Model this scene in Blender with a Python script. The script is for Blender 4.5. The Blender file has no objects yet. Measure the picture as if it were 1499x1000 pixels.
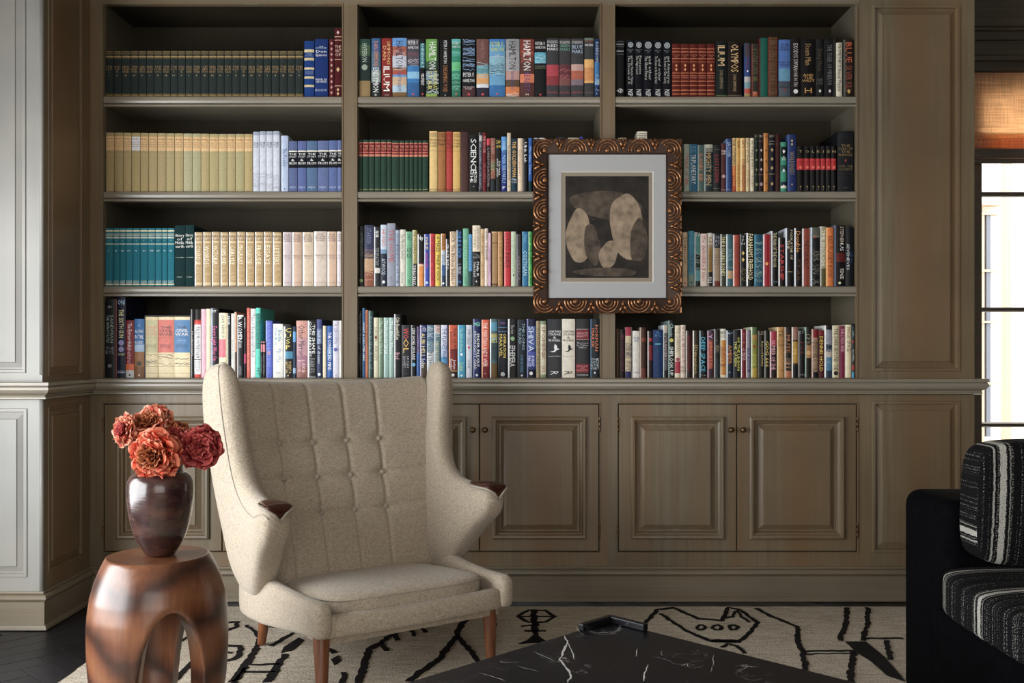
import bpy, bmesh, math, random
from mathutils import Vector, Matrix
R = math.radians
random.seed(7)
scene = bpy.context.scene
COL = scene.collection

# ---------------------------------------------------------------- camera
CAM_Y, CAM_Z, FPX, VX, VY = -4.2, 1.064, 1448.0, 750.0, 513.0
cam = bpy.data.objects.new('camera', bpy.data.cameras.new('camera'))
COL.objects.link(cam)
cam.location = (0, CAM_Y, CAM_Z)
cam.rotation_euler = (R(90), 0, 0)
cam.data.sensor_width = 36
cam.data.lens = FPX / 1499 * 36
cam.data.shift_y = 13 / 1499
cam.data.clip_start = 0.05
scene.camera = cam

# ---------------------------------------------------------------- daylight outside and lights
world = bpy.data.worlds.new('sky')
scene.world = world
world.use_nodes = True
bg = world.node_tree.nodes['Background']
bg.inputs[0].default_value = (1.0, 0.97, 0.93, 1)
bg.inputs[1].default_value = 4.2

def area(name, loc, rot, sx, sy, power, col):
    l = bpy.data.lights.new(name, 'AREA')
    l.shape = 'RECTANGLE'; l.size = sx; l.size_y = sy
    l.energy = power; l.color = col
    o = bpy.data.objects.new(name, l); COL.objects.link(o)
    o.location = loc; o.rotation_euler = rot
    return o
# daylight through the window of the left wall; behind the camera an added weak fill
area('left_window_daylight', (-2.50, -2.60, 1.04), (R(90), 0, R(-90)), 2.85, 1.54, 138, (0.92, 0.965, 1.0))
area('rear_fill', (0.5, -5.96, 1.5), (R(90), 0, 0), 3.0, 1.8, 3.5, (1.0, 0.95, 0.87))
scene.view_settings.view_transform = 'Standard'
scene.view_settings.look = 'None'
scene.view_settings.gamma = 1
scene.view_settings.use_curve_mapping = False
scene.view_settings.exposure = 0.0

# ---------------------------------------------------------------- helpers
def at(px, py, Y=0.0):
    k = (Y - CAM_Y) / FPX
    return Vector(((px - VX) * k, Y, CAM_Z - (py - VY) * k))
def xx(px, Y=0.0): return (px - VX) * (Y - CAM_Y) / FPX
def zz(py, Y=0.0): return CAM_Z - (py - VY) * (Y - CAM_Y) / FPX
def on_floor(px, py, z=0.0):
    t = FPX * (CAM_Z - z) / (py - VY)
    return Vector(((px - VX) * t / FPX, CAM_Y + t, z))

def lin(c): return c / 12.92 if c <= 0.04045 else ((c + 0.055) / 1.055) ** 2.4
def hx(s, gain=1.0, mx=0.9):
    if len(s) == 3: s = ''.join(a + a for a in s)
    return tuple(min(mx, lin(int(s[i:i + 2], 16) / 255) * gain) for i in (0, 2, 4)) + (1,)

class B:
    def __init__(s): s.v = []; s.f = []; s.c = []
    def add(s, vs, fs, col=None):
        n = len(s.v); s.v += [tuple(p) for p in vs]
        s.f += [tuple(i + n for i in f) for f in fs]; s.c += [col] * len(fs)
    def box(s, x0, x1, y0, y1, z0, z1, col=None):
        s.add([(x0,y0,z0),(x1,y0,z0),(x1,y1,z0),(x0,y1,z0),(x0,y0,z1),(x1,y0,z1),(x1,y1,z1),(x0,y1,z1)],
              [(0,3,2,1),(4,5,6,7),(0,1,5,4),(1,2,6,5),(2,3,7,6),(3,0,4,7)], col)
    def loft(s, rings, cap=True, col=None, closed=True):
        n = len(rings[0]); vs = [p for r in rings for p in r]; fs = []
        for i in range(len(rings) - 1):
            for j in range(n if closed else n - 1):
                k = (j + 1) % n
                fs.append((i*n+j, i*n+k, (i+1)*n+k, (i+1)*n+j))
        if cap:
            fs.append(tuple(range(n))[::-1]); fs.append(tuple((len(rings)-1)*n + j for j in range(n)))
        s.add(vs, fs, col)
    def lathe(s, prof, seg=24, cx=0, cy=0, cap=True, col=None):
        s.loft([[(cx + r*math.cos(2*math.pi*j/seg), cy + r*math.sin(2*math.pi*j/seg), z) for j in range(seg)] for r, z in prof], cap, col)
    def tube(s, pts, r, seg=8, col=None):
        pts = [Vector(p) for p in pts]; rings = []
        rr = r if isinstance(r, (list, tuple)) else [r]*len(pts)
        up = Vector((0.12, 0.31, 1)).normalized()
        for i, p in enumerate(pts):
            d = (pts[min(i+1, len(pts)-1)] - pts[max(i-1, 0)]).normalized()
            a = d.cross(up)
            if a.length < 1e-3: a = d.cross(Vector((1, 0, 0)))
            a.normalize(); b = d.cross(a)
            rings.append([p + rr[i]*(a*math.cos(2*math.pi*j/seg) + b*math.sin(2*math.pi*j/seg)) for j in range(seg)])
        s.loft(rings, True, col)
    def out(s, name, mat, parent=None, smooth=False, uv=None, bevel=0, angle=None):
        me = bpy.data.meshes.new(name)
        me.from_pydata(s.v, [], s.f)
        bm = bmesh.new(); bm.from_mesh(me)
        bmesh.ops.recalc_face_normals(bm, faces=bm.faces); bm.to_mesh(me); bm.free()
        if any(c is not None for c in s.c):
            ca = me.color_attributes.new('Col', 'FLOAT_COLOR', 'CORNER')
            for p in me.polygons:
                c = s.c[p.index] or (.5, .5, .5, 1)
                for li in p.loop_indices: ca.data[li].color = c
        if uv:
            ul = me.uv_layers.new(name='UVMap')
            for p in me.polygons:
                for li in p.loop_indices:
                    ul.data[li].uv = uv(me.vertices[me.loops[li].vertex_index].co, p.normal)
        if smooth: me.shade_smooth()
        me.materials.append(mat)
        o = bpy.data.objects.new(name, me); COL.objects.link(o)
        if angle: 
            me.set_sharp_from_angle(angle=R(angle))
        if bevel:
            m = o.modifiers.new('bevel', 'BEVEL'); m.width = bevel; m.segments = 2; m.limit_method = 'ANGLE'
        if parent: o.parent = parent
        return o

def tag(o, label=None, cat=None, group=None, kind=None):
    if label: o['label'] = label
    if cat: o['category'] = cat
    if group: o['group'] = group
    if kind: o['kind'] = kind
    return o
def thing(name, label, cat, loc=(0,0,0), rotz=0, group=None):
    o = bpy.data.objects.new(name, None); COL.objects.link(o)
    o.empty_display_size = 0.05
    o.location = loc; o.rotation_euler = (0, 0, rotz)
    return tag(o, label, cat, group)
def struct(name):
    o = bpy.data.objects.new(name, None); COL.objects.link(o); o['kind'] = 'structure'; return o

def rings_rect(b, P, u0, u1, v0, v1, prof, fill=True, col=None):
    rings = []
    for ins, d in prof:
        rings.append([P(u0+ins, v0+ins, d), P(u1-ins, v0+ins, d), P(u1-ins, v1-ins, d), P(u0+ins, v1-ins, d)])
    b.loft(rings, False, col)
    if fill: b.add(rings[-1], [(0, 1, 2, 3)], col)
def panel_face(b, P, u0, u1, v0, v1, holes, d=0.0):
    us = sorted({u0, u1, *[h[0] for h in holes], *[h[1] for h in holes]})
    vs = sorted({v0, v1, *[h[2] for h in holes], *[h[3] for h in holes]})
    for i in range(len(us)-1):
        for j in range(len(vs)-1):
            cu, cv = (us[i]+us[i+1])/2, (vs[j]+vs[j+1])/2
            if any(h[0] < cu < h[1] and h[2] < cv < h[3] for h in holes): continue
            b.add([P(us[i],vs[j],d), P(us[i+1],vs[j],d), P(us[i+1],vs[j+1],d), P(us[i],vs[j+1],d)], [(0,1,2,3)])
def sweep(b, prof, path):
    """prof: (out, z) points; path: 2-D points left to right as seen from the room, mitred"""
    n = len(path); rings = []
    for i, p in enumerate(path):
        p = Vector(p)
        def nrm(a, c):
            d = (Vector(c) - Vector(a)).normalized(); return Vector((d.y, -d.x))
        if i == 0: m = nrm(path[0], path[1])
        elif i == n-1: m = nrm(path[-2], path[-1])
        else:
            a, c = nrm(path[i-1], path[i]), nrm(path[i], path[i+1])
            m = (a + c); m = m / (1 + a.dot(c))
        rings.append([(p.x + m.x*o, p.y + m.y*o, z) for o, z in prof])
    b.loft(rings, True)

# ---------------------------------------------------------------- materials
def mat(name):
    m = bpy.data.materials.new(name); m.use_nodes = True
    nt = m.node_tree; return m, nt, nt.nodes['Principled BSDF'], nt.nodes, nt.links
def N(nt, kind, **kw):
    n = nt.nodes.new(kind)
    for k, v in kw.items():
        if k.startswith('i_'): n.inputs[k[2:].replace('_', ' ')].default_value = v
        else: setattr(n, k, v)
    return n
def coords(nt, scale, kind='Object', rot=(0,0,0)):
    tc = nt.nodes.new('ShaderNodeTexCoord'); mp = nt.nodes.new('ShaderNodeMapping')
    mp.inputs['Scale'].default_value = scale; mp.inputs['Rotation'].default_value = rot
    nt.links.new(tc.outputs[kind], mp.inputs['Vector']); return mp.outputs[0]
def ramp(nt, fac, stops):
    r = nt.nodes.new('ShaderNodeValToRGB'); e = r.color_ramp.elements
    while len(e) < len(stops): e.new(0.5)
    for el, (p, c) in zip(e, stops):
        el.position = p; el.color = c if len(c) == 4 else (*c, 1)
    nt.links.new(fac, r.inputs[0]); return r.outputs[0]
def mixc(nt, a, b, fac, mode='MIX'):
    m = nt.nodes.new('ShaderNodeMix'); m.data_type = 'RGBA'; m.blend_type = mode
    for sock, val in ((m.inputs[0], fac), (m.inputs[6], a), (m.inputs[7], b)):
        if hasattr(val, 'links') or isinstance(val, bpy.types.NodeSocket): nt.links.new(val, sock)
        else: sock.default_value = (*val, 1) if isinstance(val, tuple) and len(val) == 3 else val
    return m.outputs[2]
def bump(nt, h, strength, dist=0.002):
    b = nt.nodes.new('ShaderNodeBump'); b.inputs['Strength'].default_value = strength; b.inputs['Distance'].default_value = dist
    nt.links.new(h, b.inputs['Height']); return b.outputs[0]

def glazed_wood(name, scale, ca, cb, cc, rough=0.42):
    m, nt, p, ns, ln = mat(name)
    n1 = N(nt, 'ShaderNodeTexNoise', i_Scale=1.0, i_Detail=6.0, i_Roughness=0.65)
    ln.new(coords(nt, scale), n1.inputs['Vector'])
    n2 = N(nt, 'ShaderNodeTexNoise', i_Scale=1.0, i_Detail=2.0)
    ln.new(coords(nt, tuple(s*0.09 for s in scale)), n2.inputs['Vector'])
    n3 = N(nt, 'ShaderNodeTexNoise', i_Scale=2.2, i_Detail=3.0)
    ln.new(coords(nt, (1,1,1)), n3.inputs['Vector'])
    c1 = ramp(nt, n1.outputs[0], [(0.3, ca), (0.7, cb)])
    f2 = ramp(nt, n2.outputs[0], [(0.42, (0,0,0)), (0.62, (1,1,1))])
    c = mixc(nt, c1, cc, f2)
    f3 = ramp(nt, n3.outputs[0], [(0.35, (0.82,0.82,0.82)), (0.7, (1.08,1.06,1.03))])
    c = mixc(nt, c, f3, 1.0, 'MULTIPLY')
    ln.new(c, p.inputs['Base Color'])
    ln.new(bump(nt, n1.outputs[0], 0.25, 0.0006), p.inputs['Normal'])
    p.inputs['Roughness'].default_value = rough
    p.inputs['Specular IOR Level'].default_value = 0.45
    return m
OL, BR, GR = (0.205,0.174,0.118), (0.145,0.106,0.062), (0.18,0.116,0.062)
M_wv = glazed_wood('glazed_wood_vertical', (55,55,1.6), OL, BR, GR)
M_wh = glazed_wood('glazed_wood_horizontal', (1.6,55,55), (0.230,0.203,0.155), (0.180,0.147,0.100), (0.185,0.142,0.092))
M_ww = glazed_wood('glazed_wood_lit', (55,55,1.6), (0.30,0.30,0.285), (0.27,0.265,0.245), (0.29,0.285,0.265), 0.38)  # same paint as the other wood, lightened: window light put into the colour
M_we = glazed_wood('glazed_wood_glossed_edge', (1.6,55,55), (0.30,0.28,0.235), (0.225,0.20,0.16), (0.245,0.215,0.165), 0.25)  # paler than the fronts: window gloss on the edges painted into the tone
M_wd = glazed_wood('glazed_wood_shaded', (70,70,1.6), (0.042,0.035,0.023), (0.030,0.024,0.015), (0.036,0.028,0.017), 0.6)  # same paint as the fronts, darkened to carry the shade inside the bays
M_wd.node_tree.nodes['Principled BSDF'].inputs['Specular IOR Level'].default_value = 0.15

def simple(name, col, rough=0.5, metal=0.0, spec=0.5, noise=None):
    m, nt, p, ns, ln = mat(name)
    p.inputs['Base Color'].default_value = (*col[:3], 1)
    p.inputs['Roughness'].default_value = rough; p.inputs['Metallic'].default_value = metal
    p.inputs['Specular IOR Level'].default_value = spec
    if noise:
        sc, amt, bs = noise
        n = N(nt, 'ShaderNodeTexNoise', i_Scale=1.0, i_Detail=4.0)
        ln.new(coords(nt, sc), n.inputs['Vector'])
        f = ramp(nt, n.outputs[0], [(0.3, (1-amt,)*3), (0.7, (1+amt*0.5,)*3)])
        ln.new(mixc(nt, (*col[:3], 1), f, 1.0, 'MULTIPLY'), p.inputs['Base Color'])
        if bs: ln.new(bump(nt, n.outputs[0], bs, 0.001), p.inputs['Normal'])
    return m
def attr_mat(name, rough, spec=0.5, noise=(90,90,90), amt=0.14, coat=0.0):
    m, nt, p, ns, ln = mat(name)
    a = N(nt, 'ShaderNodeAttribute', attribute_name='Col')
    n = N(nt, 'ShaderNodeTexNoise', i_Scale=1.0, i_Detail=3.0)
    ln.new(coords(nt, noise), n.inputs['Vector'])
    f = ramp(nt, n.outputs[0], [(0.3, (1-amt,)*3), (0.7, (1+amt*0.4,)*3)])
    ln.new(mixc(nt, a.outputs['Color'], f, 1.0, 'MULTIPLY'), p.inputs['Base Color'])
    p.inputs['Roughness'].default_value = rough; p.inputs['Specular IOR Level'].default_value = spec
    p.inputs['Coat Weight'].default_value = coat; p.inputs['Coat Roughness'].default_value = 0.25
    return m
M_cloth = attr_mat('book_cloth', 0.75, 0.15, (160,160,160), 0.16)
M_jacket = attr_mat('book_jacket', 0.42, 0.22, (60,60,60), 0.12, 0.05)
M_ink = attr_mat('spine_lettering', 0.45, 0.4, (200,200,200), 0.05)
M_pages = simple('book_pages', (0.62,0.55,0.42), 0.85, noise=((400,4,4), 0.25, 0.3))
M_bronze = simple('aged_bronze', (0.16,0.095,0.05), 0.32, 0.9, noise=((90,90,90), 0.3, 0.2))
M_glass, _nt, _p, _ns, _ln = mat('window_glass')
_tr = _ns.new('ShaderNodeBsdfTransparent'); _gl = _ns.new('ShaderNodeBsdfGlossy'); _gl.inputs['Roughness'].default_value = 0.02
_fr = _ns.new('ShaderNodeFresnel'); _fr.inputs[0].default_value = 1.45; _mx = _ns.new('ShaderNodeMixShader')
_ln.new(_fr.outputs[0], _mx.inputs[0]); _ln.new(_tr.outputs[0], _mx.inputs[1]); _ln.new(_gl.outputs[0], _mx.inputs[2])
_ln.new(_mx.outputs[0], _ns['Material Output'].inputs[0])

# ================================================================ ROOM
XL, XR = -1.79, xx(1427)        # left return wall, right end of the built-in
YP, YW = -0.43, 0.35            # face of the left panelled wall, plane of the window wall
ZC = 2.80
M_plaster = simple('brown_wall_panelling', (0.16,0.13,0.10), 0.8)
M_ceil = simple('ceiling_paint', (0.30,0.27,0.23), 0.85)

# floor: herringbone oak planks stained black, one by one where the photo shows them
def plank_mat():
    m, nt, p, ns, ln = mat('black_stained_oak')
    n = N(nt, 'ShaderNodeTexNoise', i_Scale=1.0, i_Detail=6.0, i_Roughness=0.7)
    ln.new(coords(nt, (90,5,40)), n.inputs['Vector'])
    oi = N(nt, 'ShaderNodeObjectInfo')
    c = ramp(nt, n.outputs[0], [(0.3, (0.005,0.005,0.006)), (0.55, (0.011,0.010,0.012)), (0.75, (0.026,0.025,0.027))])
    v = ramp(nt, oi.outputs['Random'], [(0, (0.7,0.7,0.7)), (1, (1.5,1.45,1.45))])
    ln.new(mixc(nt, c, v, 1.0, 'MULTIPLY'), p.inputs['Base Color'])
    ln.new(bump(nt, n.outputs[0], 0.5, 0.0012), p.inputs['Normal'])
    p.inputs['Roughness'].default_value = 0.42; p.inputs['Specular IOR Level'].default_value = 0.35
    return m
M_plank = plank_mat()
fl = B(); fl.box(-2.9, 4.1, -6.1, YW+0.1, -0.06, -0.006)
floor = fl.out('floor', simple('dark_subfloor', (0.006,0.006,0.006), 0.6)); floor['kind'] = 'structure'
PW, PL = 0.092, 0.46
pb = B(); pb.box(-PW/2+0.0008, PW/2-0.0008, -PL/2+0.0008, PL/2-0.0008, -0.006, 0.0)
plank0 = None
c45 = math.cos(R(45))
nrep = int(PL/PW)
def put_plank(x, y, rot):
    global plank0
    # keep inside the room and to where the floor can be seen
    if plank0 is None:
        plank0 = pb.out('plank', M_plank, floor, bevel=0.0009); o = plank0
    else:
        o = plank0.copy(); COL.objects.link(o); o.parent = floor
    o.location = (x, y, random.uniform(-0.0006, 0)); o.rotation_euler = (random.uniform(-0.002, 0.002), random.uniform(-0.003, 0.003), rot)
NR = int(round(PL/PW))
for m in range(-12, 12):
    for k in range(-70, 70):
        for kind in (0, 1):
            if kind == 0: u, v, rot = k + 2*NR*m + NR/2, k + 0.5, 90
            else: u, v, rot = k + NR + 2*NR*m + 0.5, k + 1 - NR/2, 0
            u *= PW; v *= PW
            x = (u*c45 - v*c45) - 1.9; y = (u*c45 + v*c45) - 0.9
            vis = (-2.38 < x < -0.9 and -1.75 < y < 0.12) or (-0.9 <= x < 1.75 and -0.34 < y < 0.1)
            if x < XL - 0.16 and y > YP - 0.05: vis = False
            if vis: put_plank(x, y, R(45 + rot))
far = B(); far.box(-2.9, 4.1, -6.1, -1.78, -0.006, -0.001)
o = far.out('far_floorboards', M_plank, floor)
far = B(); far.box(1.62, 4.1, -1.78, YW, -0.006, -0.001); far.out('far_floorboards', M_plank, floor)

ce = B(); ce.box(-2.95, 4.1, -6.1, YW+0.1, ZC, ZC+0.1)
tag(ce.out('ceiling', M_ceil), kind='structure')

# panelled wall left (faces the camera) and its return (faces right)
PROF = [(0,0),(0.002,0.004),(0.007,0.004),(0.009,-0.007),(0.014,-0.007),(0.034,-0.001),(0.036,0.003),(0.038,0.003)]
PROFW = [(0,0),(0.002,0.005),(0.012,0.005),(0.015,-0.008),(0.020,-0.008),(0.040,-0.001),(0.042,0.003),(0.044,0.003)]
def panelled(name, P, u0, u1, v0, v1, holes, material, prof):
    w = struct(name)
    b = B(); panel_face(b, P, u0, u1, v0, v1, holes); b.out('wall_frame', material, w)
    for h in holes:
        b = B(); rings_rect(b, P, *h, prof); b.out('raised_panel', material, w)
    return w
Pf = lambda u, v, d: (u, YP - d, v)
xl = lambda px: xx(px, YP)
zl = lambda py: zz(py, YP)
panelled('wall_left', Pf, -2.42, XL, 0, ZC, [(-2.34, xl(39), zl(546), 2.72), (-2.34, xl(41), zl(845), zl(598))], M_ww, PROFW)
Pr = lambda u, v, d: (XL + d, u, v)
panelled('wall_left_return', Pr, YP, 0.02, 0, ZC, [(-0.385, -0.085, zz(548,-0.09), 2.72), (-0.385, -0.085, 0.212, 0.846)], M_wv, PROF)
cb = B(); cb.tube([(XL-0.006, YP+0.006, 0.14), (XL-0.006, YP+0.006, 0.9)], 0.009, 8); cb.tube([(XL-0.006, YP+0.006, 0.97), (XL-0.006, YP+0.006, 2.78)], 0.009, 8)
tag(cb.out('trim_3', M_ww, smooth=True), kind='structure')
# right-hand panelled section of the built-in
Pb = lambda u, v, d: (u, -d, v)
panelled('wall_back_right', Pb, xx(1258), XR, 0, ZC, [(xx(1277), xx(1405.5), zz(543.5), zz(7.5)), (xx(1277), xx(1405.5), zz(809), zz(587))], M_wv, PROFW)
sb = B(); sb.add([(XR,0,0),(XR,YW,0),(XR,YW,ZC),(XR,0,ZC)], [(0,1,2,3)]); sb.add([(xx(1258),0.0,0),(xx(1258),0.36,0),(xx(1258),0.36,ZC),(xx(1258),0,ZC)], [(0,1,2,3)])
tag(sb.out('wall_right_return', M_wv), kind='structure')

# chair rail / counter edge, base cap and plinth sweep round the whole built-in
path = [(-2.42, YP), (XL, YP), (XL, 0), (XR, 0), (XR, YW)]
rb = B()
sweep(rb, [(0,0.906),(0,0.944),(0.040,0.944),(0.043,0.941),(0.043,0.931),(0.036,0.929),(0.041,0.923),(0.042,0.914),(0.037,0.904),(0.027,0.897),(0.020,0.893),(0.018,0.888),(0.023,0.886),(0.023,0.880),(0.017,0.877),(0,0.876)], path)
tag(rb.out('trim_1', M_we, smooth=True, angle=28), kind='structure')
rb = B()
sweep(rb, [(0,0.10),(0,0.146),(0.006,0.145),(0.009,0.140),(0.007,0.136),(0.018,0.134),(0.024,0.128),(0.025,0.120),(0.020,0.112),(0.014,0.108)], path)
tag(rb.out('trim_2', M_wh, smooth=True, angle=28), kind='structure')
rb = B()
sweep(rb, [(0,0.004),(0,0.109),(0.014,0.109),(0.014,0.022),(0.020,0.020),(0.026,0.012),(0.027,0.004)], path)
tag(rb.out('baseboard_back', M_wh), kind='structure')

# walls outside the frame, with the left window and an opening for the rear fill
def wall_with_hole(name, P, u0, u1, hole, th):
    w = B(); panel_face(w, P, u0, u1, 0, ZC, [hole], 0); panel_face(w, P, u0, u1, 0, ZC, [hole], -th)
    rings_rect(w, P, *hole, [(0,0),(0,-th)], fill=False)
    return tag(w.out(name, M_plaster), kind='structure')
wall_with_hole('wall_left_side', lambda u, v, d: (-2.42 + d, u, v), -6.1, YP, (-4.05, -1.15, 0.26, 1.82), 0.12)
wall_with_hole('wall_rear', lambda u, v, d: (u, -5.9 - d*-1, v), -2.9, 4.1, (-1.0, 2.0, 0.6, 2.4), 0.12)
w = B(); w.box(4.0, 4.1, -6.1, YW+0.1, 0, ZC); tag(w.out('wall_right_side', M_plaster), kind='structure')
def window_grid(name, P, u0, u1, v0, v1, nu, nv, material, pw=0.022, fw=0.05, th=0.04, glass=True):
    w = struct(name)
    b = B(); rings_rect(b, P, u0, u1, v0, v1, [(0,-th/2),(0,th/2),(fw,th/2),(fw,-th/2)], fill=False); b.out('window_frame', material, w)
    for i in range(1, nu):
        u = u0 + (u1-u0)*i/nu; b = B()
        rings_rect(b, P, u-pw/2, u+pw/2, v0+fw, v1-fw, [(0,-th/3),(0,th/3),(0.004,th/2)]); b.out('muntin', material, w)
    for j in range(1, nv):
        v = v0 + (v1-v0)*j/nv; b = B()
        rings_rect(b, P, u0+fw, u1-fw, v-pw/2, v+pw/2, [(0,-th/3),(0,th/3),(0.004,th/2)]); b.out('muntin', material, w)
    if glass:
        b = B(); b.add([P(u0+fw,v0+fw,0),P(u1-fw,v0+fw,0),P(u1-fw,v1-fw,0),P(u0+fw,v1-fw,0)], [(0,1,2,3)]); b.out('pane', M_glass, w)
    return w

# ================================================================ RIGHT WINDOW, SHADE, OUTSIDE
M_sash = simple('dark_sash_paint', (0.085,0.066,0.050), 0.45, noise=((4,60,60), 0.2, 0.1))
WX0, WX1 = xx(1427.5, YW), 3.55
zw = lambda py: zz(py, YW)
WTOP = zw(143)
# wall above the window head and beside it
w = B(); w.box(XR, 4.0, YW, YW+0.1, WTOP, ZC); w.box(WX1, 4.0, YW, YW+0.1, 0, WTOP); w.box(XR, 4.0, YW, YW+0.1, 0, 0.08)
tag(w.out('wall_back', M_wh), kind='structure')
w1 = struct('window_1')
Pw = lambda u, v, d: (u, YW - d, v)
b = B(); b.box(XR, WX0+0.017, YW-0.035, YW+0.05, 0.08, WTOP); b.box(WX1-0.04, WX1, YW-0.035, YW+0.05, 0.08, WTOP); b.box(WX0, WX1, YW-0.03, YW+0.05, 0.08, 0.13)
b.out('window_frame', M_sash, w1, bevel=0.003)
lev = [zw(284), zw(453.5), zw(622), zw(790.5)]
for z in lev:
    b = B(); rings_rect(b, Pw, WX0+0.012, WX1-0.03, z-0.0105, z+0.0105, [(0,-0.03),(0,0.004),(0.005,0.016)]); b.out('muntin', M_sash, w1)
for i in (1, 2, 3):
    u = WX0 + 0.43*i + 0.05
    if u < WX1-0.1:
        b = B(); rings_rect(b, Pw, u-0.0105, u+0.0105, 0.12, WTOP, [(0,-0.03),(0,0.004),(0.005,0.014)]); b.out('muntin', M_sash, w1)
hs = [0.12] + lev[::-1] + [WTOP]
for i in range(len(hs)-1):
    b = B(); b.add([(WX0+0.015,YW+0.012,hs[i]),(WX1-0.03,YW+0.012,hs[i]),(WX1-0.03,YW+0.012,hs[i+1]),(WX0+0.015,YW+0.012,hs[i+1])], [(0,1,2,3)])
    b.out('pane', M_glass, w1)
# left window (outside the frame)
window_grid('window_2', lambda u, v, d: (-2.56 - d, u, v), -4.05, -1.15, 0.26, 1.82, 2, 3, M_sash, glass=False)
# woven roman shade and the dark headbox above it
def shade_mat():
    m, nt, p, ns, ln = mat('woven_shade')
    n = N(nt, 'ShaderNodeTexNoise', i_Scale=1.0, i_Detail=5.0, i_Roughness=0.7)
    ln.new(coords(nt, (3.5,3,240)), n.inputs['Vector'])
    n2 = N(nt, 'ShaderNodeTexNoise', i_Scale=1.0, i_Detail=3.0)
    ln.new(coords(nt, (260,3,8)), n2.inputs['Vector'])
    c = ramp(nt, n.outputs[0], [(0.3, (0.42,0.28,0.19)), (0.7, (0.82,0.68,0.53))])
    c = mixc(nt, c, ramp(nt, n2.outputs[0], [(0.35, (0.8,0.8,0.8)), (0.65, (1.1,1.1,1.1))]), 1.0, 'MULTIPLY')
    ln.new(c, p.inputs['Base Color']); p.inputs['Roughness'].default_value = 0.8
    ln.new(bump(nt, n.outputs[0], 0.6, 0.002), p.inputs['Normal'])
    tr = ns.new('ShaderNodeBsdfTranslucent'); ln.new(mixc(nt, c, (1.6,1.5,1.35,1), 1.0, 'MULTIPLY'), tr.inputs[0])
    mx = ns.new('ShaderNodeMixShader'); mx.inputs[0].default_value = 0.8
    ln.new(p.outputs[0], mx.inputs[1]); ln.new(tr.outputs[0], mx.inputs[2]); ln.new(mx.outputs[0], ns['Material Output'].inputs[0])
    return m
M_shade = shade_mat()
YS = 0.285
zs = lambda py: zz(py, YS)
sh = thing('roman_shade', 'brown woven roman shade drawn partly down over the right window', 'blind', ((WX0+WX1)/2, YS, zs(104)))
def lo(b, o): 
    b.v = [(x-o.location.x, y-o.location.y, z-o.location.z) for x, y, z in b.v]; return b
b = B(); b.box(XR+0.008, WX1, YS-0.002, YS, zs(197), zs(106.5)); lo(b, sh).out('woven_panel', M_shade, sh)
for k, (ya, yb, dy) in enumerate([(194, 226, 0.0), (198, 232, 0.022), (205, 236, 0.044)]):
    b = B(); b.loft([[(XR+0.008, YS-dy-0.022, zs(ya+2)), (XR+0.008, YS-dy-0.002, zs(ya)), (XR+0.008, YS-dy-0.002, zs(yb)), (XR+0.008, YS-dy-0.022, zs(yb))],
                   [(WX1, YS-dy-0.022, zs(ya+2)), (WX1, YS-dy-0.002, zs(ya)), (WX1, YS-dy-0.002, zs(yb)), (WX1, YS-dy-0.022, zs(yb))]])
    lo(b, sh).out('fold', M_shade, sh)
b = B(); b.box(XR+0.008, WX1, YS-0.07, YS-0.055, zs(235)-0.001, zs(222)); b.box(XR+0.008, WX1, YS-0.065, YS-0.05, zs(243), zs(236)-0.001); lo(b, sh).out('hem_bar', M_sash, sh, bevel=0.003)
M_dark = simple('dark_walnut', (0.050,0.040,0.026), 0.5, noise=((3,50,90), 0.35, 0.2))
hb = thing('shade_headbox', 'dark stepped wooden headbox above the woven roman shade', 'headbox', ((WX0+WX1)/2, 0.2, zs(104)))
for k, (ya, yb, y) in enumerate([(104, 88, 0.262), (88, 80, 0.235), (80, 58, 0.225), (58, 44, 0.205), (44, 38, 0.19), (38, -20, 0.17)]):
    b = B(); b.box(XR+0.002, 3.95, y, YW-0.001, zz(ya, y), zz(yb, y)); lo(b, hb).out('moulded_step', M_dark, hb, bevel=0.003)

# outside: neighbouring white wing with shuttered window, pale post, terrace
M_out = simple('white_render', (0.82,0.81,0.79), 0.8)
M_post = simple('cream_painted_post', (0.62,0.50,0.36), 0.7)
M_shut = simple('grey_blue_shutter', (0.17,0.19,0.24), 0.6)
gr = B(); gr.box(-1.0, 9.0, YW+0.12, 9.0, -0.2, -0.08); tag(gr.out('ground', simple('pale_paving', (0.6,0.58,0.54), 0.8)), kind='structure')
fa = thing('neighbouring_facade', 'bright white facade with a tall window seen outside the right window', 'building', (4.2, 4.0, -0.08))
b = B(); b.box(0.5, 9.0, 4.0, 4.2, -0.08, 5.2); lo(b, fa).out('wall', M_out, fa)
b = B(); b.box(xx(1448, 3.9), xx(1454, 3.9), 3.94, 4.0, zz(640, 3.9), zz(310, 3.9)); lo(b, fa).out('shutter', M_shut, fa)
b = B()
for y in (312, 395, 470, 560): b.box(xx(1433, 3.95), xx(1462, 3.95), 3.92, 4.0, zz(y+3, 3.95), zz(y, 3.95))
b.box(xx(1438, 3.95), xx(1440, 3.95), 3.93, 4.0, 0.2, zz(300, 3.95)); lo(b, fa).out('window_casing', M_post, fa)
b = B(); b.box(xx(1430, 3.9), xx(1470, 3.9), 3.90, 4.0, zz(300, 3.9), zz(292, 3.9)); lo(b, fa).out('lintel', M_post, fa)
po = thing('porch_post', 'cream painted porch post outside the right window', 'post', (xx(1473.5, 3.2), 3.2, -0.08))
b = B(); b.box(xx(1469.5, 3.2), xx(1477.5, 3.2), 3.16, 3.24, -0.07, 3.6); lo(b, po).out('shaft', M_post, po)
b = B(); b.box(xx(1466, 3.2), xx(1481, 3.2), 3.13, 3.27, -0.08, 0.06); lo(b, po).out('plinth', M_post, po)

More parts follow.
